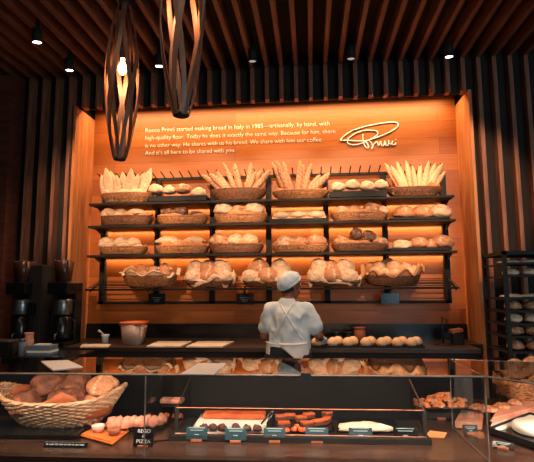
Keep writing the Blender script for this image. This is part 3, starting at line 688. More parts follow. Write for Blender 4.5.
# main glass case
gc = empty('glass_display_case', at(-LEN/2, 0, ZD), 'long glass bakery display case on the front counter', 'display case'); gv = gc.location.copy()
T = .008
def pane(name, pts, t, parent, org, m='glass'):
    b = bmesh.new(); slab(b, [p-org for p in pts], t); return fin(name, b, M[m], parent)
def ufront(px):
    d = ray(px, 375); t = CC.dot(fy)/Vector((d.x, d.y, 0)).dot(fy); return (Vector((d.x, d.y, 0))*t-CC).dot(fx)
ud = ufront(145)
pane('front_pane', [at(ud+.004, 0, ZD), at(-.004, 0, ZD), at(-.004, 0, ZG-T), at(ud+.004, 0, ZG-T)], -T, gc, gv)
pane('front_pane', [at(-LEN, 0, ZD), at(ud-.004, 0, ZD), at(ud-.004, 0, ZG-T), at(-LEN, 0, ZG-T)], -T, gc, gv)
fin('top_pane', pr([at(-LEN, 0), at(-.001, 0), at(-.001, DG), at(-LEN, DG)], ZG-T, ZG, gv), M['glass'], gc)
pane('divider_pane', [at(-T, T, ZD), at(-T, DG, ZD), at(-T, DG, ZG-T), at(-T, T, ZG-T)], T, gc, gv)
pane('divider_pane', [at(ud, T, ZD), at(ud, DG, ZD), at(ud, DG, ZG-T), at(ud, T, ZG-T)], T, gc, gv)
def rail(a, b, w, parent, org, m='edge', nm='edge_trim'):
    bm = TB([a-org, b-org], w, 4); return fin(nm, bm, M[m], parent)
rail(at(-LEN, -.003, ZG-.004), at(0, -.003, ZG-.004), .0042, gc, gv)
rail(at(0, 0, ZG-.003), at(0, DG, ZG-.003), .003, gc, gv)
rail(at(0, -.002, ZD), at(0, -.002, ZG-.006), .0032, gc, gv)
rail(at(0, DG, ZD), at(0, DG, ZG-.006), .002, gc, gv)
rail(at(0, T, ZD+.003), at(0, DG, ZD+.003), .002, gc, gv)
rail(at(ud+.004, -.003, ZD), at(ud+.004, -.003, ZG-.008), .003, gc, gv)
rail(at(-LEN, DG+.004, ZG-.006), at(0, DG+.004, ZG-.006), .0035, gc, gv, 'black', 'back_rail')
for u in (ufront(306),):
    fin('clip', pr([at(u-.02, -.012), at(u+.02, -.012), at(u+.02, .012), at(u-.02, .012)], ZG-.018, ZG+.006, gv), M['steel'], gc)
# back service board
fin('back_board', pr([at(-LEN, DC-.02), at(-.45, DC-.02), at(-.45, DC), at(-LEN, DC)], ZD, ZD+.22, gv), M['deepblack'], gc)
# right case
g2 = empty('corner_display_case', CC+Vector((.2, 0, ZD)), 'angled glass corner case at the right edge', 'display case'); hv = g2.location.copy()
cR = CC+Vector((.004, 0, 0)); zz = Vector((0, 0, 1))
pane('front_pane', [cR+zz*ZD, RE+zz*ZD, RE+zz*(ZG-T), cR+zz*(ZG-T)], -T, g2, hv)
bkR = PZ(534, 362, ZG); bkR.z = 0; dirb = (bkR-at(0, DG)).normalized(); RB = at(.002, DG)+dirb*1.4
fin('top_pane', pr([cR, RE, RB+rd*.2, RB, at(.004, DG)], ZG-T, ZG, hv), M['glass'], g2)
rail(cR+zz*(ZG-.004), RE+zz*(ZG-.004), .0042, g2, hv)
rail(at(.01, DG, ZG-.003), RB+zz*(ZG-.003), .003, g2, hv)
# low recessed tray box
ZB = H-.58*S
bl, br_ = (PZ(175, 409, ZB)-CC).dot(fx), (PZ(424, 410, ZB)-CC).dot(fx); v0 = (PZ(300, 409, ZB)-CC).dot(fy); VD = min(.3*S, DC-v0-.03)
tb = empty('low_tray_case', at((bl+br_)/2, v0, ZD), 'low black framed glass tray case inside the main display', 'tray case'); tv = tb.location.copy()
fin('base', pr([at(bl-.02, v0-.02), at(br_+.02, v0-.02), at(br_+.02, v0+VD), at(bl-.02, v0+VD)], ZD+.001, ZD+.022, tv), M['black'], tb)
fin('back_panel', pr([at(bl, v0+VD), at(br_, v0+VD), at(br_, v0+VD+.012), at(bl, v0+VD+.012)], ZD+.001, ZB+.09*S, tv), M['deepblack'], tb)
for u in (bl, br_): fin('post', pr([at(u-.007, v0), at(u+.007, v0), at(u+.007, v0+.012), at(u-.007, v0+.012)], ZD+.022, ZB, tv), M['black'], tb)
rail(at(bl, v0, ZB), at(br_, v0, ZB), .002, tb, tv, 'copper', 'top_rail'); rail(at(bl, v0-.012, ZD+.03), at(br_, v0-.012, ZD+.03), .0018, tb, tv, 'copper', 'lower_rail')
pane('front_glass', [at(bl, v0+.004, ZD+.03), at(br_, v0+.004, ZD+.03), at(br_, v0+.004, ZB-.004), at(bl, v0+.004, ZB-.004)], -.003, tb, tv)
for u in (bl, br_):
    pane('side_glass', [at(u, v0+.012, ZD+.024), at(u, v0+VD-.008, ZD+.024), at(u, v0+VD-.008, ZB+.085*S), at(u, v0+.012, ZB)], .004, tb, tv)
    rail(at(u, v0+.01, ZB), at(u, v0+VD-.008, ZB+.088*S), .0035, tb, tv, 'black' if u == bl else 'steel', 'side_rail')
# six teal price cards
for i, (x0, x1, y0, y1) in enumerate(((186, 207, 428, 440), (225, 246, 429, 441), (264, 285, 429, 441), (306, 328, 429, 441), (350, 372, 429, 441), (395, 417, 430, 441))):
    q = PZ((x0+x1)/2, y1+1.5, ZD+.001); w = (x1-x0)/2*q.y/F; hh = .056*S
    o = empty('price_card', q, 'small dark teal price card on front deck, %s of six' % (nth(i, 6)), 'price card', 'price cards along the front deck')
    o.rotation_euler[2] = math.atan2(fx.y, fx.x)
    cb = BX(-w, w, -.0015, .0015, 0, hh, bev=.0008); bmesh.ops.rotate(cb, verts=cb.verts, matrix=Matrix.Rotation(-.25, 3, 'X')); bmesh.ops.translate(cb, verts=cb.verts, vec=(0, 0, .008))
    cardp = fin('card', cb, M['teal'] if i < 5 else M['blackgloss'], o)
    fin('stand', BX(-w*.5, w*.5, -.012, .012, 0, .009, bev=.001), M['copper'], o)
    mk = bmesh.new()
    for zz_, ww in ((.044, .75), (.035, .6), (.018, .2)): box(mk, -w*ww, w*ww, -.0032, -.0018, zz_, zz_+.0028)
    bmesh.ops.rotate(mk, verts=mk.verts, matrix=Matrix.Rotation(-.25, 3, 'X')); bmesh.ops.translate(mk, verts=mk.verts, vec=(0, 0, .008)); fin('lettering', mk, M['chalk'], cardp)

# tray with orange cake
def flat_poly(pxs, z, t, name, label, cat, m, grp=None, bev=.003, parent=None):
    P = [PZ(x, y, z) for x, y in pxs]; c = sum(P, Vector())/len(P); b = bmesh.new(); prism(b, [(p-c)[:2] for p in P], 0, t)
    if bev: bmesh.ops.bevel(b, geom=list(b.edges), offset=bev, segments=2, affect='EDGES')
    o = fin(name, b, m, None, False, c); return tag(o, label, cat, grp)
zt = ZD+.024
wt_ = empty('pastry_tray', PZ(232, 422, zt), 'white rimmed tray holding orange cake and chocolate pastries', 'tray')
P = [PZ(x, y, zt+.002)-wt_.location for x, y in ((192, 432.5), (264, 432.5), (271, 407.5), (208, 406.5))]
b = bmesh.new(); prism(b, [p[:2] for p in P], 0, .006); fin('tray_base', b, M['card'], wt_)
b = bmesh.new(); tube(b, [Vector((p.x, p.y, .012)) for p in P], .005, 6, True); fin('tray_rim', b, M['card'], wt_, True)
flat_poly([(203, 418.5), (265, 419.5), (268, 406.5), (211, 405.5)], zt+.010, .022, 'tray_cake', 'flat rectangular orange cake at back of the white tray', 'cake', M['cake'])
flat_poly([(218, 405), (258, 405.5), (259, 403.5), (221, 403)], zt+.034, .004, 'sugar_strip', 'strip of white icing along rear edge of orange cake', 'icing', M['card'], bev=0)
def pastry(px, py, z, r, m, label, name, cat, grp, seed=0, sc=(1, 1, 1), dz=0):
    r *= S; p = PZ(px, py, z); b = bmesh.new(); bmesh.ops.create_icosphere(b, subdivisions=3, radius=1)
    for v in b.verts:
        d = 1+.35*noise.noise(v.co*2+Vector((seed*2.7, seed, 0))); v.co = Vector((v.co.x*r*sc[0]*d, v.co.y*r*sc[1]*d, max(-.35, v.co.z)*r*sc[2]*d))
    lo = min(v.co.z for v in b.verts)
    for v in b.verts: v.co.z -= lo
    o = fin(name, b, m, None, True, p+Vector((0, 0, dz))); return tag(o, label, cat, grp)
for i, (px, py) in enumerate(((204, 430), (213, 430), (222, 430), (236, 430), (247, 431), (257, 431))):
    pastry(px, py, zt+.010, .022, M['choc'], 'small chocolate pastry at front of white tray, %s of six' % nth(i, 6), 'chocolate_pastry', 'pastry', 'chocolate pastries on the white tray', i, (1, .8, 1.0))
# tongs / knife
o = empty('serving_tongs', PZ(264, 424, zt+.03), 'black serving tongs leaning between cake tray and brownies', 'tongs')
e0 = Vector((0, 0, 0)); e1 = PZ(277, 405, zt+.09)-o.location
for s in (-.006, .006): fin('tong_arm', TB([e0+Vector((s*2, 0, 0)), e1*.6+Vector((s, 0, 0)), e1], [.004, .005, .007], 8), M['blackgloss'], o, True)
# brownie tray
bt = flat_poly([(270, 432.5), (334, 432.5), (329, 411), (276, 410)], zt+.001, .006, 'brownie_tray', 'shallow black tray under the brownie slices', 'tray', M['blackgloss'])
def brownie(px, py, label, rz, lift=0, m=None, sx=.028, sy=.017, sz=.024, nm='brownie_slice', cat='brownie', grp='brownie slices in the black tray'):
    p = PZ(px, py, zt+.009); o = empty(nm, p+Vector((0, 0, lift)), label, cat, grp, rz)
    fin('sponge', BX(-sx, sx, -sy, sy, 0, sz*.7, bev=.003), M['brownie'], o); fin('topping', BX(-sx, sx, -sy, sy, sz*.7, sz, bev=.003), m or M['cake'], o); return o
bl_ = [(281, 420, .2), (290, 419, .1), (284, 427, .25), (301, 421, .35), (309, 418, .5), (307, 427, .4), (318, 425, .5), (326, 423, 1.1), (328, 416.5, .7)]
for i, (px, py, rz) in enumerate(bl_):
    row = 'back' if py < 422 else 'front'
    idx = sorted([q for q in bl_ if (q[1] < 422) == (py < 422)]).index((px, py, rz)); nn = len([q for q in bl_ if (q[1] < 422) == (py < 422)])
    brownie(px, py, 'orange topped brownie slice, %s in the %s of tray' % (nth(idx, nn), row), rz, sx=.026)
for i, (px, py) in enumerate(((287, 432), (294, 431), (301, 431.5), (297, 428.5), (305, 432))):
    pastry(px, py, zt+.008, .014, M['tomato'], 'glossy orange fruit tart piece at tray front, %s' % ['leftmost', 'second from left', 'fourth from left', 'third and rearmost', 'rightmost'][i], 'fruit_piece', 'fruit', 'orange fruit pieces before the brownies', i)
# round sugared flat dough
wp = flat_poly([(336, 433), (400, 433), (392, 414), (340, 414)], zt+.001, .005, 'dough_tray', 'shallow black tray under the white sugared bread', 'tray', M['blackgloss'])
pastry(366, 430, zt+.007, .125, M['meringue'], 'low wide white sugared bread at right of tray case', 'sugared_bread', 'bread', None, 3, (1.05, .36, .19))

# pile of small golden pastries on the right
cnt = 0; pile = []
for i in range(96):
    t = rnd.random(); px = 415+rnd.random()*50; py = 408-rnd.random()*8; lvl = 0
    if i > 52: px = 428+rnd.random()*26; lvl = 1; py = 405-rnd.random()*5
    if i > 78: px = 437+rnd.random()*13; lvl = 2; py = 403-rnd.random()*3
    pile.append((px, py, lvl))
pl = flat_poly([(415, 410), (468, 410), (464, 399), (420, 399)], ZD+.06, .006, 'serving_plate', 'dark plate under the heap of nut pastries', 'plate', M['blackgloss'])
pb = tag(fin('plate_riser', BX(-.11, .11, -.045, .045, 0, .058), M['black'], None, False, (pl.location.x, pl.location.y, ZD)), 'low black riser carrying the plate of nut pastries', 'riser')
for i, (px, py, lvl) in enumerate(pile):
    pastry(px, py, ZD+.067, .0095+rnd.random()*.003, M['bread'] if i % 3 else M['copper2'], 'small glazed nut pastry heaped on the dark plate', 'nut_pastry', 'pastry', 'nut pastries heaped on the plate', i, (1.2, .8, 1), dz=lvl*.013)
def signcard(px, py, z, w, h, label, m='blackgloss', txt=None, rz=0, lean=-.2):
    w *= S; h *= S
    p = PZ(px, py, z); o = empty('sign_card', p, label, 'sign', None, rz)
    cb = BX(-w, w, -.002, .002, 0, h, bev=.001); bmesh.ops.rotate(cb, verts=cb.verts, matrix=Matrix.Rotation(lean, 3, 'X')); fin('card', cb, M[m], o)
    fin('stand', BX(-w*.5, w*.5, -.012, .014, -.0005, .008, bev=.001), M['copper'], o)
    if txt:
        for k, (t, zz_, ww, hh_) in enumerate(txt):
            y = -.0028+zz_*math.tan(-lean)*1.0
            tt = put_text('lettering', t, (-ww/2, -.004+math.sin(-lean)*zz_, zz_*math.cos(lean)), (ww/2, -.004+math.sin(-lean)*zz_, zz_*math.cos(lean)), hh_, M['whitepaint'], o, rx=PI/2+lean, ext=.0006)
    else:
        mk = bmesh.new()
        for a_, b_ in ((.72, .7), (.55, .5), (.3, .25)): box(mk, -w*b_, w*b_, -.0034, -.0022, h*a_, h*a_+.003)
        bmesh.ops.rotate(mk, verts=mk.verts, matrix=Matrix.Rotation(lean, 3, 'X')); fin('lettering', mk, M['chalk'], o)
    return o
signcard(441, 419, ZD+.001, .042, .055, 'black sign card in front of the nut pastries', lean=-.25)
# slices behind corner: flat breads on paper, boards
flat_poly([(455, 428), (482, 430), (484, 416), (462, 414)], ZD+.002, .03, 'sandwich_slice', 'pale pink topped slice beside the glass corner', 'bread', M['flat'])
flat_poly([(424, 437), (444, 438), (447, 433), (430, 431)], ZD+.001, .002, 'paper_scrap', 'small orange paper scrap on the deck near corner', 'paper', M['paper'], bev=0)
signcard(471, 434, ZD+.001, .036, .042, 'dark sign card low behind the glass corner post', lean=-.3)
flat_poly([(489, 434), (562, 420), (545, 402), (500, 409)], ZD+.001, .02, 'flatbread_board', 'wide pale board under the long flatbread at right', 'board', M['card'])
flat_poly([(490, 424), (553, 408), (545, 401), (500, 408)], ZD+.024, .022, 'long_flatbread', 'long pink brown flatbread on the pale board', 'bread', M['flat'], bev=.008)
for i, (px, py) in enumerate(((478, 410), (490, 412), (502, 409), (515, 405))):
    pastry(px, py, ZD+.045, .034, M['rust'], 'golden topped pastry behind the flatbread, %s of four' % nth(i, 4), 'topped_pastry', 'pastry', 'pastries behind the flatbread', i+20, (1.3, .7, .7))
rack_ = flat_poly([(466, 414), (528, 410), (520, 401), (470, 403)], ZD+.02, .02, 'pastry_board', 'dark board carrying golden pastries near glass corner', 'board', M['blackgloss'])
tr = empty('black_tray', PZ(525, 440, ZD+.002), 'black tray with a white round cake at lower right', 'tray')
P = [PZ(x, y, ZD+.002)-tr.location for x, y in ((489, 434), (540, 452), (590, 436), (530, 418))]
b = bmesh.new(); prism(b, [p[:2] for p in P], 0, .006); fin('tray_base', b, M['blackgloss'], tr)
for i in range(4):
    b = bmesh.new(); p0, p1 = P[i], P[(i+1) % 4]; n_ = Vector((-(p1-p0).y, (p1-p0).x, 0)).normalized()*.006
    prism(b, [p0[:2], p1[:2], (p1+n_)[:2], (p0+n_)[:2]], .006, .028); fin('tray_side', b, M['black'], tr)
q = PZ(538, 432, ZD+.01); o = tag(fin('round_cake', LT([(0, 0), (.09, 0), (.10, .006), (.10, .03), (.09, .038), (0, .04)], 48), M['card'], None, True, q), 'round white iced cake on the black tray at right edge', 'cake')
signcard(503, 449, ZD+.001, .045, .035, 'low black sign card before the black tray', rz=-.5, lean=-.6)
# right wicker basket with loaves
q = PZ(530, 405, ZD+.002)
q = Vector((PZ(532, 408, ZD+.002).x+.02, PZ(532, 408, ZD+.002).y+.06, ZD+.044))
tag(fin('basket_riser', BX(-.15, .15, -.1, .1, 0, .04), M['black'], None, False, (q.x, q.y, ZD+.002)), 'black riser under the right hand bread basket', 'riser')
basket(q, .15, .11, .10, 'square wicker basket of loaves behind glass at far right', 'wicker', e=4)
liner(q, .14, .10, .04, .11, 'orange parchment lining the far right basket', 'paper', seed=5, peaks=.06, over=1.25, e=3)
for i, (dx, dy, dz) in enumerate(((-.09, -.04, .12), (0, -.05, .13), (.09, -.03, .13), (-.05, .04, .15), (.05, .05, .16))):
    bread('roll', q+Vector((dx, dy, dz-.025)), .11, 'golden loaf in far right basket, %s' % ['front left', 'front middle', 'front right', 'rear left', 'rear right'][i], 'loaves in the far right basket', seed=i, sc=(1.1, 1, .9))

# ------------------------------------------------------------------ left part of the case
lp = flat_poly([(-120, 438), (76, 440), (102, 424), (-60, 423)], ZD+.001, .018, 'dark_platform', 'low dark slab under the big oval wicker basket', 'platform', M['blackgloss'])
bc = PZ(60, 428, ZD+.02); BY = 2.49*S; bc = Vector((XY(61, BY, 410), BY, ZD+.02))
BA, BB, BH = .335*S, .185*S, .125*S
o = empty('oval_bread_basket', bc, 'big oval pale wicker basket of crusty loaves in left case', 'basket')
o.rotation_euler[2] = .03
ns = 15
for j in range(ns):
    t = j/(ns-1); f = .60+.42*t**.8; pts = []
    for i in range(120):
        th = 2*PI*i/120; w = math.sin(th*24+(j % 2)*PI)*.006
        pts.append(((BA*f+w)*math.cos(th), (BB*f+w)*math.sin(th), .006+BH*t+.055*abs(math.cos(th))**4*t))
    fin('willow_weave', TB(pts, .0062, 6, True), M['wickpale'], o, True)
for i in range(24):
    th = 2*PI*(i+.5)/24; pts = []
    for k in range(7):
        t = k/6; f = .60+.42*t**.8; pts.append((BA*f*math.cos(th), BB*f*math.sin(th), .0+(BH+.004)*t+.055*abs(math.cos(th))**4*t))
    fin('stake', TB(pts, .005, 6), M['wickpale'], o, True)
fin('base', LT([(0, 0), (.6, 0), (.6, .008), (0, .008)], 40, sx=BA, sy=BB), M['wickpale'], o)
for s in (0, 1, 2):
    pts = []
    for i in range(140):
        th = 2*PI*i/140; q = th*16+s*2.09; pts.append(((BA*1.02+.006*math.cos(q))*math.cos(th), (BB*1.02+.006*math.cos(q))*math.sin(th), BH+.006+.006*math.sin(q)+.055*abs(math.cos(th))**4))
    fin('rim_strand', TB(pts, .0048, 6, True), M['wickpale'], o, True)
liner(bc, BA*.88, BB*.86, .04, BH+.012, 'brown parchment lining the big oval basket', 'kraft', seed=11, peaks=.05, e=2, over=1.02, nk=6)
LV = [('crusty', 50, 368, 2.50, .20, 'dark crusty loaf at the rear left of big oval basket'), ('crusty', 76, 368, 2.47, .19, 'rugged loaf at rear centre of big oval basket'),
      ('boulegold', 104, 370, 2.47, .18, 'golden loaf at rear right of big oval basket'), ('crusty', 26, 388, 2.39, .20, 'wide loaf at front left of big oval basket'),
      ('crusty', 66, 386, 2.38, .20, 'big loaf at front centre of big oval basket'), ('boulegold', 95, 388, 2.45, .15, 'loaf at the front right of big oval basket')]
for i, (k, px, py, Y, D, lab) in enumerate(LV):
    Y = Y*S+.03; D *= S; p = PY(px, py+(7 if i < 3 else 5), Y); bread(k, (p.x, Y, p.z-.62*D*.95), D, lab, None, rz=i*.7, seed=i, sc=(1, .9, 1.0))
# cutting board with cups
cbd = flat_poly([(80, 437), (112, 446), (131, 431), (100, 427)], ZD+.001, .014, 'cutting_board', 'orange wooden cutting board with two small cups', 'board', M['boardwood'], bev=.005)
for px, py, lab, fill in ((98, 432, 'small glass cup of white crumbs on cutting board', 'card'), (114, 435, 'small bowl of golden oil on the cutting board', 'copper')):
    q = PZ(px, py, ZD+.016); o = empty('sample_cup', q, lab, 'cup')
    fin('cup_body', LT([(0, 0), (.02, 0), (.030, .03), (.028, .03), (.019, .004), (0, .004)], 24), M['tub'] if fill == 'card' else M['copper'], o, True)
    fb = LT([(0, .005), (.018, .005), (.025, .024), (.014, .029), (0, .028)], 11)
    for v in fb.verts: v.co += Vector((rnd.uniform(-.003, .003), rnd.uniform(-.003, .003), rnd.uniform(-.004, .004) if v.co.z > .02 else 0))
    fin('filling', fb, M[fill], o)
# ciabatta row on dark board
bd = flat_poly([(104, 432), (162, 433), (176, 421), (116, 420)], ZD+.001, .02, 'bread_board', 'dark board under the row of sliced pale bread', 'board', M['blackgloss'])
sl_ = [(112, 427), (119, 426.5), (126, 427.5), (133, 426), (140, 426.5), (147, 425), (154, 425.5), (161, 424)]
for i, (px, py) in enumerate(sl_):
    pastry(px, py, ZD+.023, .036, M['flat'], 'pale slice of bread in row on dark board, %s' % nth(i, 8), 'bread_slice', 'bread', 'bread slices in the left case', i+30, (.8, 1.0, 1.0))
signcard(143, 447, ZD+.001, .048, .085, 'black sign card with white lettering by glass divider', txt=[('REGO', .062*S, .06*S, .022*S), ('&', .042*S, .014*S, .018*S), ('PIZZA', .018*S, .066*S, .022*S)], lean=-.15)
q = PZ(65, 447.5, ZD+.001); o = empty('shelf_label', q, 'thin black strip label with pale lettering below oval basket', 'label')
o.rotation_euler[2] = .02
cb = BX(-.092, .092, -.002, .002, 0, .020, bev=.001); bmesh.ops.rotate(cb, verts=cb.verts, matrix=Matrix.Rotation(-.5, 3, 'X')); fin('strip', cb, M['blackgloss'], o)
mk = bmesh.new(); xx_ = -.082
for wd in (.010, .018, .013, .016, .009, .015, .008, .012, .019):
    box(mk, xx_, xx_+wd, -.0032, -.0018, .008, .013); xx_ += wd+.005
bmesh.ops.rotate(mk, verts=mk.verts, matrix=Matrix.Rotation(-.5, 3, 'X')); fin('lettering', mk, M['chalk'], o)
# stuff between divider and tray case
flat_poly([(147, 442), (168, 440), (182, 405), (172, 405)], ZD+.004, .004, 'glass_shelf_plate', 'narrow copper coloured plate left of the tray case', 'plate', M['deck'], bev=0)
q = PZ(172, 400, ZD+.14)
o = empty('cake_stand', PZ(172, 420, ZD+.001), 'raised stand with pink flat pastry left of tray case', 'stand')
fin('stem', LT([(0, 0), (.04, 0), (.01, .01), (.01, .075), (0, .075)], 20), M['blackgloss'], o, True); fin('plate', LT([(0, .075), (.065, .075), (.07, .082), (0, .082)], 28), M['blackgloss'], o, True)
tag(fin('pink_pastry', BX(-.055, .055, -.03, .03, 0, .02, bev=.006), M['flat'], None, False, o.location+Vector((0, 0, .083))), 'flat pink pastry on the raised stand', 'pastry')
for i, (px, py) in enumerate(((158, 424), (165, 421), (171, 424))):
    pastry(px+8, py-6, ZD+.009, .02, M['tomato'], 'small orange pastry left of the tray case, %s of three' % nth(i, 3), 'orange_pastry', 'pastry', 'orange pastries left of tray case', i+40, (1.2, .8, 1))
# papers on the glass top
sheet(24, 65, 361, 370, ZG+.001, 'white_card', 'white sheet on the glass top above the oval basket', M['card'], .002, -1)
def quad_card(pts, z, label):
    P = [PZ(x, y, z) for x, y in pts]; c = sum(P, Vector())/4; b = bmesh.new(); prism(b, [(p-c)[:2] for p in P], 0, .002)
    return tag(fin('white_card', b, M['card'], None, False, c), label, 'card', 'white sheets on the glass top')
bpy.data.objects.remove(bpy.data.objects['white_card'])
quad_card([(53, 370.3), (83, 367.3), (68, 360.4), (41, 361.4)], ZG+.001, 'white sheet on glass top above the big oval basket')
quad_card([(180, 374.5), (214, 374.8), (226, 363.8), (199, 363.3)], ZG+.001, 'white sheet on glass top left of the baker')

# case lights (warm strip under the front rail)
lt = at(-LEN/2, .03, ZG-.02)
u0, u1 = ud, -.05
c = at((u0+u1)/2, .05, ZG-.03); l = area(c, c+Vector((0, .22, -.3)), u1-u0, .02, 9, WARM3)
c = at(ud-.45, .05, ZG-.03); l = area(c, c+Vector((0, .15, -.3)), .85, .02, 3, WARM3)
c = CC+rd*.3+Vector((.25, .2, ZG-.03)); l = area(c, c-Vector((0, 0, 1)), .3, .3, 14, WARM3)

for x in (-1.25, -.35, .55): spot((x, 2.0, ZC-.02), (x, 2.25, .8), 60, 44, (1, .74, .54), .7, .05)
# ------------------------------------------------------------------ pendants
def pendant(px, pyb, Y, label, tw, bulbz):
    p = PY(px, pyb, Y); L = .90; R = .093
    o = empty('pendant_lamp', p, label, 'pendant lamp', 'twisted wood strip pendants')
    for s in range(10):
        dirn = 1 if s % 2 else -1; ph = 2*PI*(s//2)/5+(.3 if s % 2 else 0)+tw; b = bmesh.new(); n = 36; pr_ = None
        for i in range(n+1):
            t = i/n; r = .030+(R-.030)*math.sin(PI*t)**.85; r *= 1-(.0 if s % 2 else .04); a = ph+dirn*(t-.5)*1.35
            c = Vector((math.cos(a)*r, math.sin(a)*r, L*t)); tang = Vector((-math.sin(a), math.cos(a), 0)); nor = Vector((math.cos(a), math.sin(a), 0))
            w = .0125*(.6+.4*math.sin(PI*t)); th = .002
            ring = [b.verts.new(c+tang*w+nor*th), b.verts.new(c-tang*w+nor*th), b.verts.new(c-tang*w-nor*th), b.verts.new(c+tang*w-nor*th)]
            if pr_:
                for j in range(4): b.faces.new((pr_[j], pr_[(j+1) % 4], ring[(j+1) % 4], ring[j]))
            else: b.faces.new(ring)
            pr_ = ring
        b.faces.new(pr_[::-1]); fin('wood_strip', b, M['rib'], o)
    fin('bottom_ring', LT([(.022, 0), (.031, 0), (.031, .012), (.022, .012)], 24), M['black'], o, True)
    fin('top_cap', LT([(0, L-.02), (.034, L-.02), (.034, L+.03), (.006, L+.05), (0, L+.05)], 24), M['black'], o, True)
    fin('cord', TB([(0, 0, L+.04), (0, 0, ZC-p.z+.12)], .003, 6), M['black'], o)
    fin('socket', LT([(0, bulbz+.06), (.016, bulbz+.06), (.016, bulbz+.12), (0, bulbz+.12)], 16), M['black'], o, True)
    fin('inner_cord', TB([(0, 0, bulbz+.11), (0, 0, L)], .003, 6), M['black'], o)
    fin('bulb', LT([(0, bulbz-.035), (.014, bulbz-.03), (.024, bulbz-.012), (.024, bulbz+.012), (.011, bulbz+.04), (.011, bulbz+.06), (0, bulbz+.06)], 20), M['bulb'], o, True)
    l = bpy.data.lights.new('bulb_light', 'POINT'); l.energy = 4.5; l.color = (1, .5, .22); l.shadow_soft_size = .025
    q = link(bpy.data.objects.new('bulb_light', l)); q.location = p+Vector((0, 0, bulbz-.06))
pendant(119.5, 160, 2.4, 'twisted wood strip pendant with glowing bulb at left', .52, .52)
pendant(181, 116, 1.8, 'nearer twisted wood strip pendant cut off by picture top', .9, .56)

# ------------------------------------------------------------------ speed rack at right
ry0, ry1 = 3.95, 4.4; rx0 = XY(507, ry0, 300); rx1 = rx0+.5; rt = PY(507, 251, ry0).z
rk = empty('bakers_rack', (rx0, ry0, 0), 'tall black bakers rack of bread trays at right edge', 'rack')
for x in (0, rx1-rx0):
    for y in (0, ry1-ry0): fin('post', BX(x-.014, x+.014, y-.014, y+.014, 0.02, rt), M['black'], rk)
fin('top_frame', BX(-.014, rx1-rx0+.014, -.014, ry1-ry0+.014, rt-.03, rt), M['black'], rk)
fin('bottom_frame', BX(-.014, rx1-rx0+.014, -.014, ry1-ry0+.014, .05, .08), M['black'], rk)
for k, py in enumerate((263, 275.5, 298, 311, 324, 336.5, 352, 366)):
    z = PY(512, py, ry0).z
    o = empty('rack_tray', (rx0, ry0, z), 'black baking tray in bakers rack, %s from top' % ORD[k], 'tray', 'trays in the bakers rack')
    fin('tray_body', BX(.016, rx1-rx0-.016, .0, ry1-ry0, -.008, -.002), M['black'], o); fin('tray_lip', BX(.016, rx1-rx0-.016, -.01, .0, -.012, .006), M['black'], o)
    fin('runner', BX(-.012, .012, .0, ry1-ry0, -.018, -.008), M['black'], rk, False, (0, 0, z))
    if k == 7: continue
    for i in range(3):
        flatk = k in (0, 2)
        bread('long' if flatk else ('boulegold', 'boule', 'rustic')[k % 3], (rx0+.09+i*.15, ry0+.12, z-.001), .13 if not flatk else .13, 'loaf on %s rack tray from top, %s' % (ORD[k], ('left', 'middle', 'right')[i]), 'loaves in the bakers rack', seed=i, sc=(1, 1, .45 if flatk else (.7 if k < 3 else .95)))

# ------------------------------------------------------------------ the baker
WY = 4.08
def capsule(bm, p0, p1, r0, r1, sx=1, n=16, sy=1):
    p0, p1 = Vector(p0), Vector(p1); d = p1-p0; L = d.length; q = d.to_track_quat('Z', 'Y') if L > 1e-5 else Matrix.Identity(3).to_quaternion(); rings = []
    K_ = 5
    for k in range(K_): a = -PI/2+PI/2*(k+.3)/K_; rings.append((r0*math.cos(a), r0*math.sin(a)))
    for k in range(K_): a = PI/2*(k+.7)/K_; rings.append((r1*math.cos(a), L+r1*math.sin(a)))
    R_ = []
    for r, z in rings: R_.append([bm.verts.new(p0+q @ Vector((math.cos(2*PI*j/n)*r*sx, math.sin(2*PI*j/n)*r*sy, z))) for j in range(n)])
    for A, B in zip(R_, R_[1:]):
        for j in range(n): bm.faces.new((A[j], A[(j+1) % n], B[(j+1) % n], B[j]))
    bm.faces.new(R_[0][::-1]); bm.faces.new(R_[-1])
def ell(bm, c, r, rot=None):
    t = bmesh.new(); bmesh.ops.create_uvsphere(t, u_segments=24, v_segments=16, radius=1)
    for v in t.verts:
        w = Vector((v.co.x*r[0], v.co.y*r[1], v.co.z*r[2])); v.co = (rot @ w if rot else w)+Vector(c)
    me = bpy.data.meshes.new('t'); t.to_mesh(me); t.free(); bm.from_mesh(me); bpy.data.meshes.remove(me)
def meld(name, bm, m, parent, vox=.008, it=6, wrinkle=0, freq=1, inflate=0):
    o = fin('tmp', bm, m); md = o.modifiers.new('r', 'REMESH'); md.mode = 'VOXEL'; md.voxel_size = vox
    s = o.modifiers.new('s', 'SMOOTH'); s.factor = .5; s.iterations = it
    bpy.context.view_layer.update()
    me = bpy.data.meshes.new_from_object(o.evaluated_get(bpy.context.evaluated_depsgraph_get())); bpy.data.objects.remove(o)
    if wrinkle:
        nn = [v.normal.copy() for v in me.vertices]
        for v, nrm in zip(me.vertices, nn):
            c = v.co; q = Vector((c.x*9+c.z*6, c.y*9, c.z*3.5-c.x*5))*freq
            v.co = c+nrm*wrinkle*(1-2*abs(noise.noise(q)))
    if inflate:
        nn = [v.normal.copy() for v in me.vertices]
        for v, q in zip(me.vertices, nn): v.co += q*inflate
    me.name = name
    for p in me.polygons: p.use_smooth = True
    if not me.materials: me.materials.append(m)
    o = link(bpy.data.objects.new(name, me))
    if parent: o.parent = parent
    return o
bx = XY(288, WY, 330)
wk = empty('person', (bx, WY, 0), 'person in pale shirt, white cap and apron working at back counter', 'person')
def W(px, py, dy=0):   # picture point at the baker's depth, local to the person
    p = PY(px, py, WY+dy); return Vector((p.x-bx, dy, p.z))
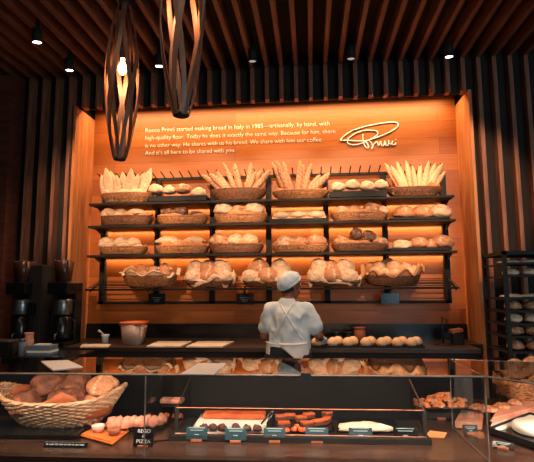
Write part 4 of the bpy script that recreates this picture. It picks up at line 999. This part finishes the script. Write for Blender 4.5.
hd = W(290.5, 284.5, .04); fdir = Vector((.80, .60, 0)); fr = Vector((.60, -.80, 0)); RT = Matrix((fdir, -fr, (0, 0, 1))).transposed()  # x fwd
def HP(f, s, z): return hd+fdir*f+fr*s+Vector((0, 0, z))
neck = W(287, 301, .0)
bm = bmesh.new()
ell(bm, HP(0, 0, .01), (.092, .073, .10), RT); ell(bm, HP(.03, 0, -.05), (.062, .056, .065), RT)     # skull, jaw
capsule(bm, HP(.05, 0, -.092), HP(.062, 0, -.092), .03, .022)
capsule(bm, HP(.088, 0, .0), HP(.104, 0, -.028), .010, .016, n=10)                                     # nose
capsule(bm, HP(.082, -.012, -.06), HP(.082, .012, -.06), .012, .012, n=8)                             # lips
for s in (-1, 1): ell(bm, HP(-.005, s*.074, -.018), (.018, .009, .03), RT)                             # ears
for s in (-1, 1): capsule(bm, HP(.082, s*.012, .022), HP(.072, s*.045, .02), .010, .008, n=8)         # brow
capsule(bm, HP(-.02, 0, -.05), neck+Vector((0, 0, -.04)), .052, .062)
Ls, Rs = W(271.5, 311, .0), W(306, 311, .02)
capsule(bm, Ls, Rs, .065, .065)
capsule(bm, (Ls+Rs)/2+Vector((0, 0, -.06)), W(289, 345, .0), .125, .125, sx=1.0)
capsule(bm, W(280, 352), W(297, 352), .12, .12)
Re, Le = W(318, 334.5, .03), W(264.5, 335.5, .03)
Rw, Lw = W(317.5, 341.5, .30), W(276, 343, .30)
Rw = Vector((Re.x+.035, .27, 1.11)); Lw = Vector((Le.x+.08, .27, 1.10))
for S, E_, Wr in ((Ls, Le, Lw), (Rs, Re, Rw)):
    capsule(bm, S, E_, .055, .043); capsule(bm, E_, Wr, .041, .028)
for s in (-1, 1):
    hip = Vector((s*.085, 0, .93)); kn = Vector((s*.10, .03, .50)); an = Vector((s*.11, 0, .09))
    capsule(bm, hip, kn, .095, .062); capsule(bm, kn, an, .060, .040); capsule(bm, an+Vector((0, -.02, -.05)), an+Vector((0, .14, -.055)), .036, .03)
# hands with fingers
def hand(bm, w, dirn, side):
    d = dirn.normalized(); up = Vector((0, 0, 1)); sd = d.cross(up).normalized()*side; dn = sd.cross(d)*side
    pc = w+d*.05
    for k in (-.026, -.009, .009, .026): capsule(bm, w+sd*k*.5, pc+sd*k+d*.02, .016, .0145, n=10)
    for k, L_ in ((-.028, .062), (-.0095, .074), (.0095, .07), (.028, .055)):
        a = pc+sd*k+d*.03; b_ = a+d*L_*.55-up*.010; c_ = b_+d*L_*.33-up*.022
        capsule(bm, a, b_, .0095, .009, n=8); capsule(bm, b_, c_, .0088, .0078, n=8)
    a = w+d*.02-sd*.02; b_ = a-sd*.035+d*.03-up*.008; c_ = b_+d*.03-up*.01; capsule(bm, a, b_, .013, .011, n=8); capsule(bm, b_, c_, .0105, .009, n=8)
hd_r = Rw+Vector((0, .01, 0)); dR_ = (Rw-Re); dL_ = (Lw-Le)
hand(bm, Rw, Vector((dR_.x, dR_.y, dR_.z*.3)), 1); hand(bm, Lw, Vector((dL_.x, dL_.y, dL_.z*.3)), -1)
body = meld('body', bm, M['skin'], wk, .0055, 4)
# gloves (thin, over each hand)
for w_, d_, s_ in ((Rw, dR_, 1), (Lw, dL_, -1)):
    g = bmesh.new(); dd = Vector((d_.x, d_.y, d_.z*.3)); hand(g, w_, dd, s_); capsule(g, w_-dd.normalized()*.03, w_+dd.normalized()*.02, .033, .03)
    o = meld('glove', g, M['glove'], wk, .005, 2)
    for v in o.data.vertices: v.co += v.normal*.003
# shirt
bm = bmesh.new()
capsule(bm, Ls+Vector((.02, 0, .0)), Rs-Vector((.02, 0, .0)), .070, .070)
capsule(bm, neck+Vector((0, 0, -.035)), (Ls+Rs)/2+Vector((0, -.01, 0)), .068, .108)
mid = (Ls+Rs)/2
capsule(bm, mid+Vector((-.05, 0, -.06)), W(281.5, 345), .118, .110); capsule(bm, mid+Vector((.05, 0, -.06)), W(296.5, 345), .118, .110)
capsule(bm, mid+Vector((0, -.02, -.08)), W(289, 343), .135, .125)
for S, E_ in ((Ls, Le), (Rs, Re)):
    sl2 = S+(E_-S)*.62; capsule(bm, S, sl2, .066, .064); capsule(bm, S+(E_-S)*.4, sl2, .068, .070)
shirt = meld('shirt', bm, M['shirt'], wk, .008, 5, wrinkle=.013, inflate=.004)
# trim hems flat: drop any shirt below the hem
from mathutils.bvhtree import BVHTree
bv = BVHTree.FromPolygons([v.co for v in shirt.data.vertices], [tuple(p.vertices) for p in shirt.data.polygons])
for a, b_ in (((293, 303.5), (273, 338)), ((281, 304), (302, 338))):
    A_, B_ = W(*a), W(*b_); P = []
    for i in range(25):
        q = A_.lerp(B_, i/24); hit = bv.ray_cast(Vector((q.x, -1, q.z)), Vector((0, 1, 0)))[0]
        if hit: P.append(hit+Vector((0, -.001, 0)))
    fin('apron_strap', TB(P, .0075, 8), M['apron'], wk, True)
# trousers
bm = bmesh.new()
capsule(bm, Vector((-.055, 0, 1.03)), Vector((.055, 0, 1.03)), .134, .134); capsule(bm, Vector((-.07, 0, .96)), Vector((.07, 0, .96)), .138, .138)
for s in (-1, 1):
    capsule(bm, Vector((s*.085, 0, .93)), Vector((s*.10, .03, .50)), .115, .085); capsule(bm, Vector((s*.10, .03, .50)), Vector((s*.11, 0, .10)), .083, .075)
meld('trousers', bm, M['trouser'], wk, .010, 4, .004)
for s in (-1, 1):
    sh = bmesh.new(); capsule(sh, Vector((s*.11, -.05, .045)), Vector((s*.11, .14, .04)), .046, .040); box(sh, s*.11-.045, s*.11+.045, -.085, .175, 0, .02)
    meld('shoe', sh, M['trouser'], wk, .006, 3)
# apron skirt: wraps the front and sides, open at the back
bm = bmesh.new(); nu, nv = 60, 24; rings = []
zt_, zb_ = W(289, 341).z, .55
for side in (0, 1):
    g_ = []
    for j in range(nv+1):
        t = j/nv; row = []
        for i in range(nu+1):
            u = i/nu
            # angle 0 = back(-y); right edge starts near back centre-right, opening widens on the left-back
            a0 = -PI/2-.45+1.05*min(1, t/.3); a1 = 1.5*PI-.92
            an = a0+(a1-a0)*u; z = zt_+(zb_-zt_)*t
            rx_, ry_ = .188+.02*t, .155+.02*t
            fold = .006*math.sin(an*11+t*3)*min(1, t*2)+.004*noise.noise(Vector((an*4, t*5, 1)))
            row.append(bm.verts.new(((rx_+fold-side*.004)*math.cos(an), (ry_+fold-side*.004)*math.sin(an), z)))
        g_.append(row)
    rings.append(g_)
A, B = rings
for j in range(nv):
    for i in range(nu):
        bm.faces.new((A[j][i], A[j][i+1], A[j+1][i+1], A[j+1][i])); bm.faces.new((B[j][i], B[j+1][i], B[j+1][i+1], B[j][i+1]))
for i in range(nu): bm.faces.new((A[0][i], B[0][i], B[0][i+1], A[0][i+1])); bm.faces.new((A[nv][i], A[nv][i+1], B[nv][i+1], B[nv][i]))
for j in range(nv): bm.faces.new((A[j][0], A[j+1][0], B[j+1][0], B[j][0])); bm.faces.new((A[j][nu], B[j][nu], B[j+1][nu], A[j+1][nu]))
apr = fin('apron', bm, M['apron'], wk, True)
# waistband and knotted strings, crossed shoulder straps
P = [(.188*math.cos(2*PI*i/48), .157*math.sin(2*PI*i/48), zt_-.004+.01*math.sin(2*PI*i/48)) for i in range(48)]
fin('apron_string', TB(P, .005, 6, True), M['apron'], wk, True)
# cap
bm = bmesh.new()
capR = RT @ Matrix.Rotation(math.radians(-33), 3, 'Y')
t = bmesh.new(); bmesh.ops.create_uvsphere(t, u_segments=40, v_segments=28, radius=1)
for v in list(t.verts):
    if v.co.z < -.12: t.verts.remove(v)
bd_ = [e for e in t.edges if e.is_boundary]
for v in t.verts:
    c = v.co; s = 1+.05*noise.noise(c*3)+.03*math.sin(math.atan2(c.y, c.x)*9)*(c.z > .2)*(1-c.z)
    puff = 1.0+.10*max(0, -c.x)
    v.co = hd-fdir*.012+Vector((0, 0, .022))+capR @ Vector((c.x*.113*s*puff, c.y*.093*s, c.z*.088*s*puff))
bmesh.ops.recalc_face_normals(t, faces=t.faces); bmesh.ops.solidify(t, geom=list(t.faces), thickness=.004)
cap = fin('cap', t, M['shirt'], wk, True)
t = bmesh.new(); P = []
for i in range(48):
    a = 2*PI*i/48; P.append(hd-fdir*.012+Vector((0, 0, .022))+capR @ Vector((math.cos(a)*.105, math.sin(a)*.087, -.012)))
tube(t, P, .011, 8, True); fin('cap_band', t, M['shirt'], wk, True)
# hair below the cap at the nape
bm = bmesh.new(); ell(bm, HP(-.035, 0, -.022), (.068, .074, .06), RT); ell(bm, HP(-.045, 0, -.055), (.045, .055, .035), RT); meld('hair', bm, M['hair'], wk, .006, 2, .002)
for s in (-1, 1):
    bm = bmesh.new(); ell(bm, HP(.078, s*.030, .005), (.010, .012, .008), RT); fin('eye', bm, M['card'], wk, True)

# ------------------------------------------------------------------ room light
w = bpy.data.worlds.new('world'); scene.world = w; w.use_nodes = True
w.node_tree.nodes['Background'].inputs[0].default_value = (.9, .85, .85, 1); w.node_tree.nodes['Background'].inputs[1].default_value = .07
# daylight of the shop front behind and to the right of the viewer
area((2.6, -.9, 2.2), (-.3, 4, 1.2), 1.6, 1.8, 60, (.56, .84, 1))
# warm general downlights over the service aisle and the hall
for x in (-2.0, -.4, 1.2): spot((x, .6, ZC-.02), (x, .9, 0), 70, 130, (1, .62, .38), .9, .08)
for x in (-.9, .5): spot((x, 3.2, ZC-.02), (x, 4.4, .8), 110, 60, (1, .70, .48), .8, .06)
vs = scene.view_settings; vs.view_transform = 'Standard'; vs.look = 'None'; vs.gamma = 1; vs.exposure = 0; vs.use_curve_mapping = False
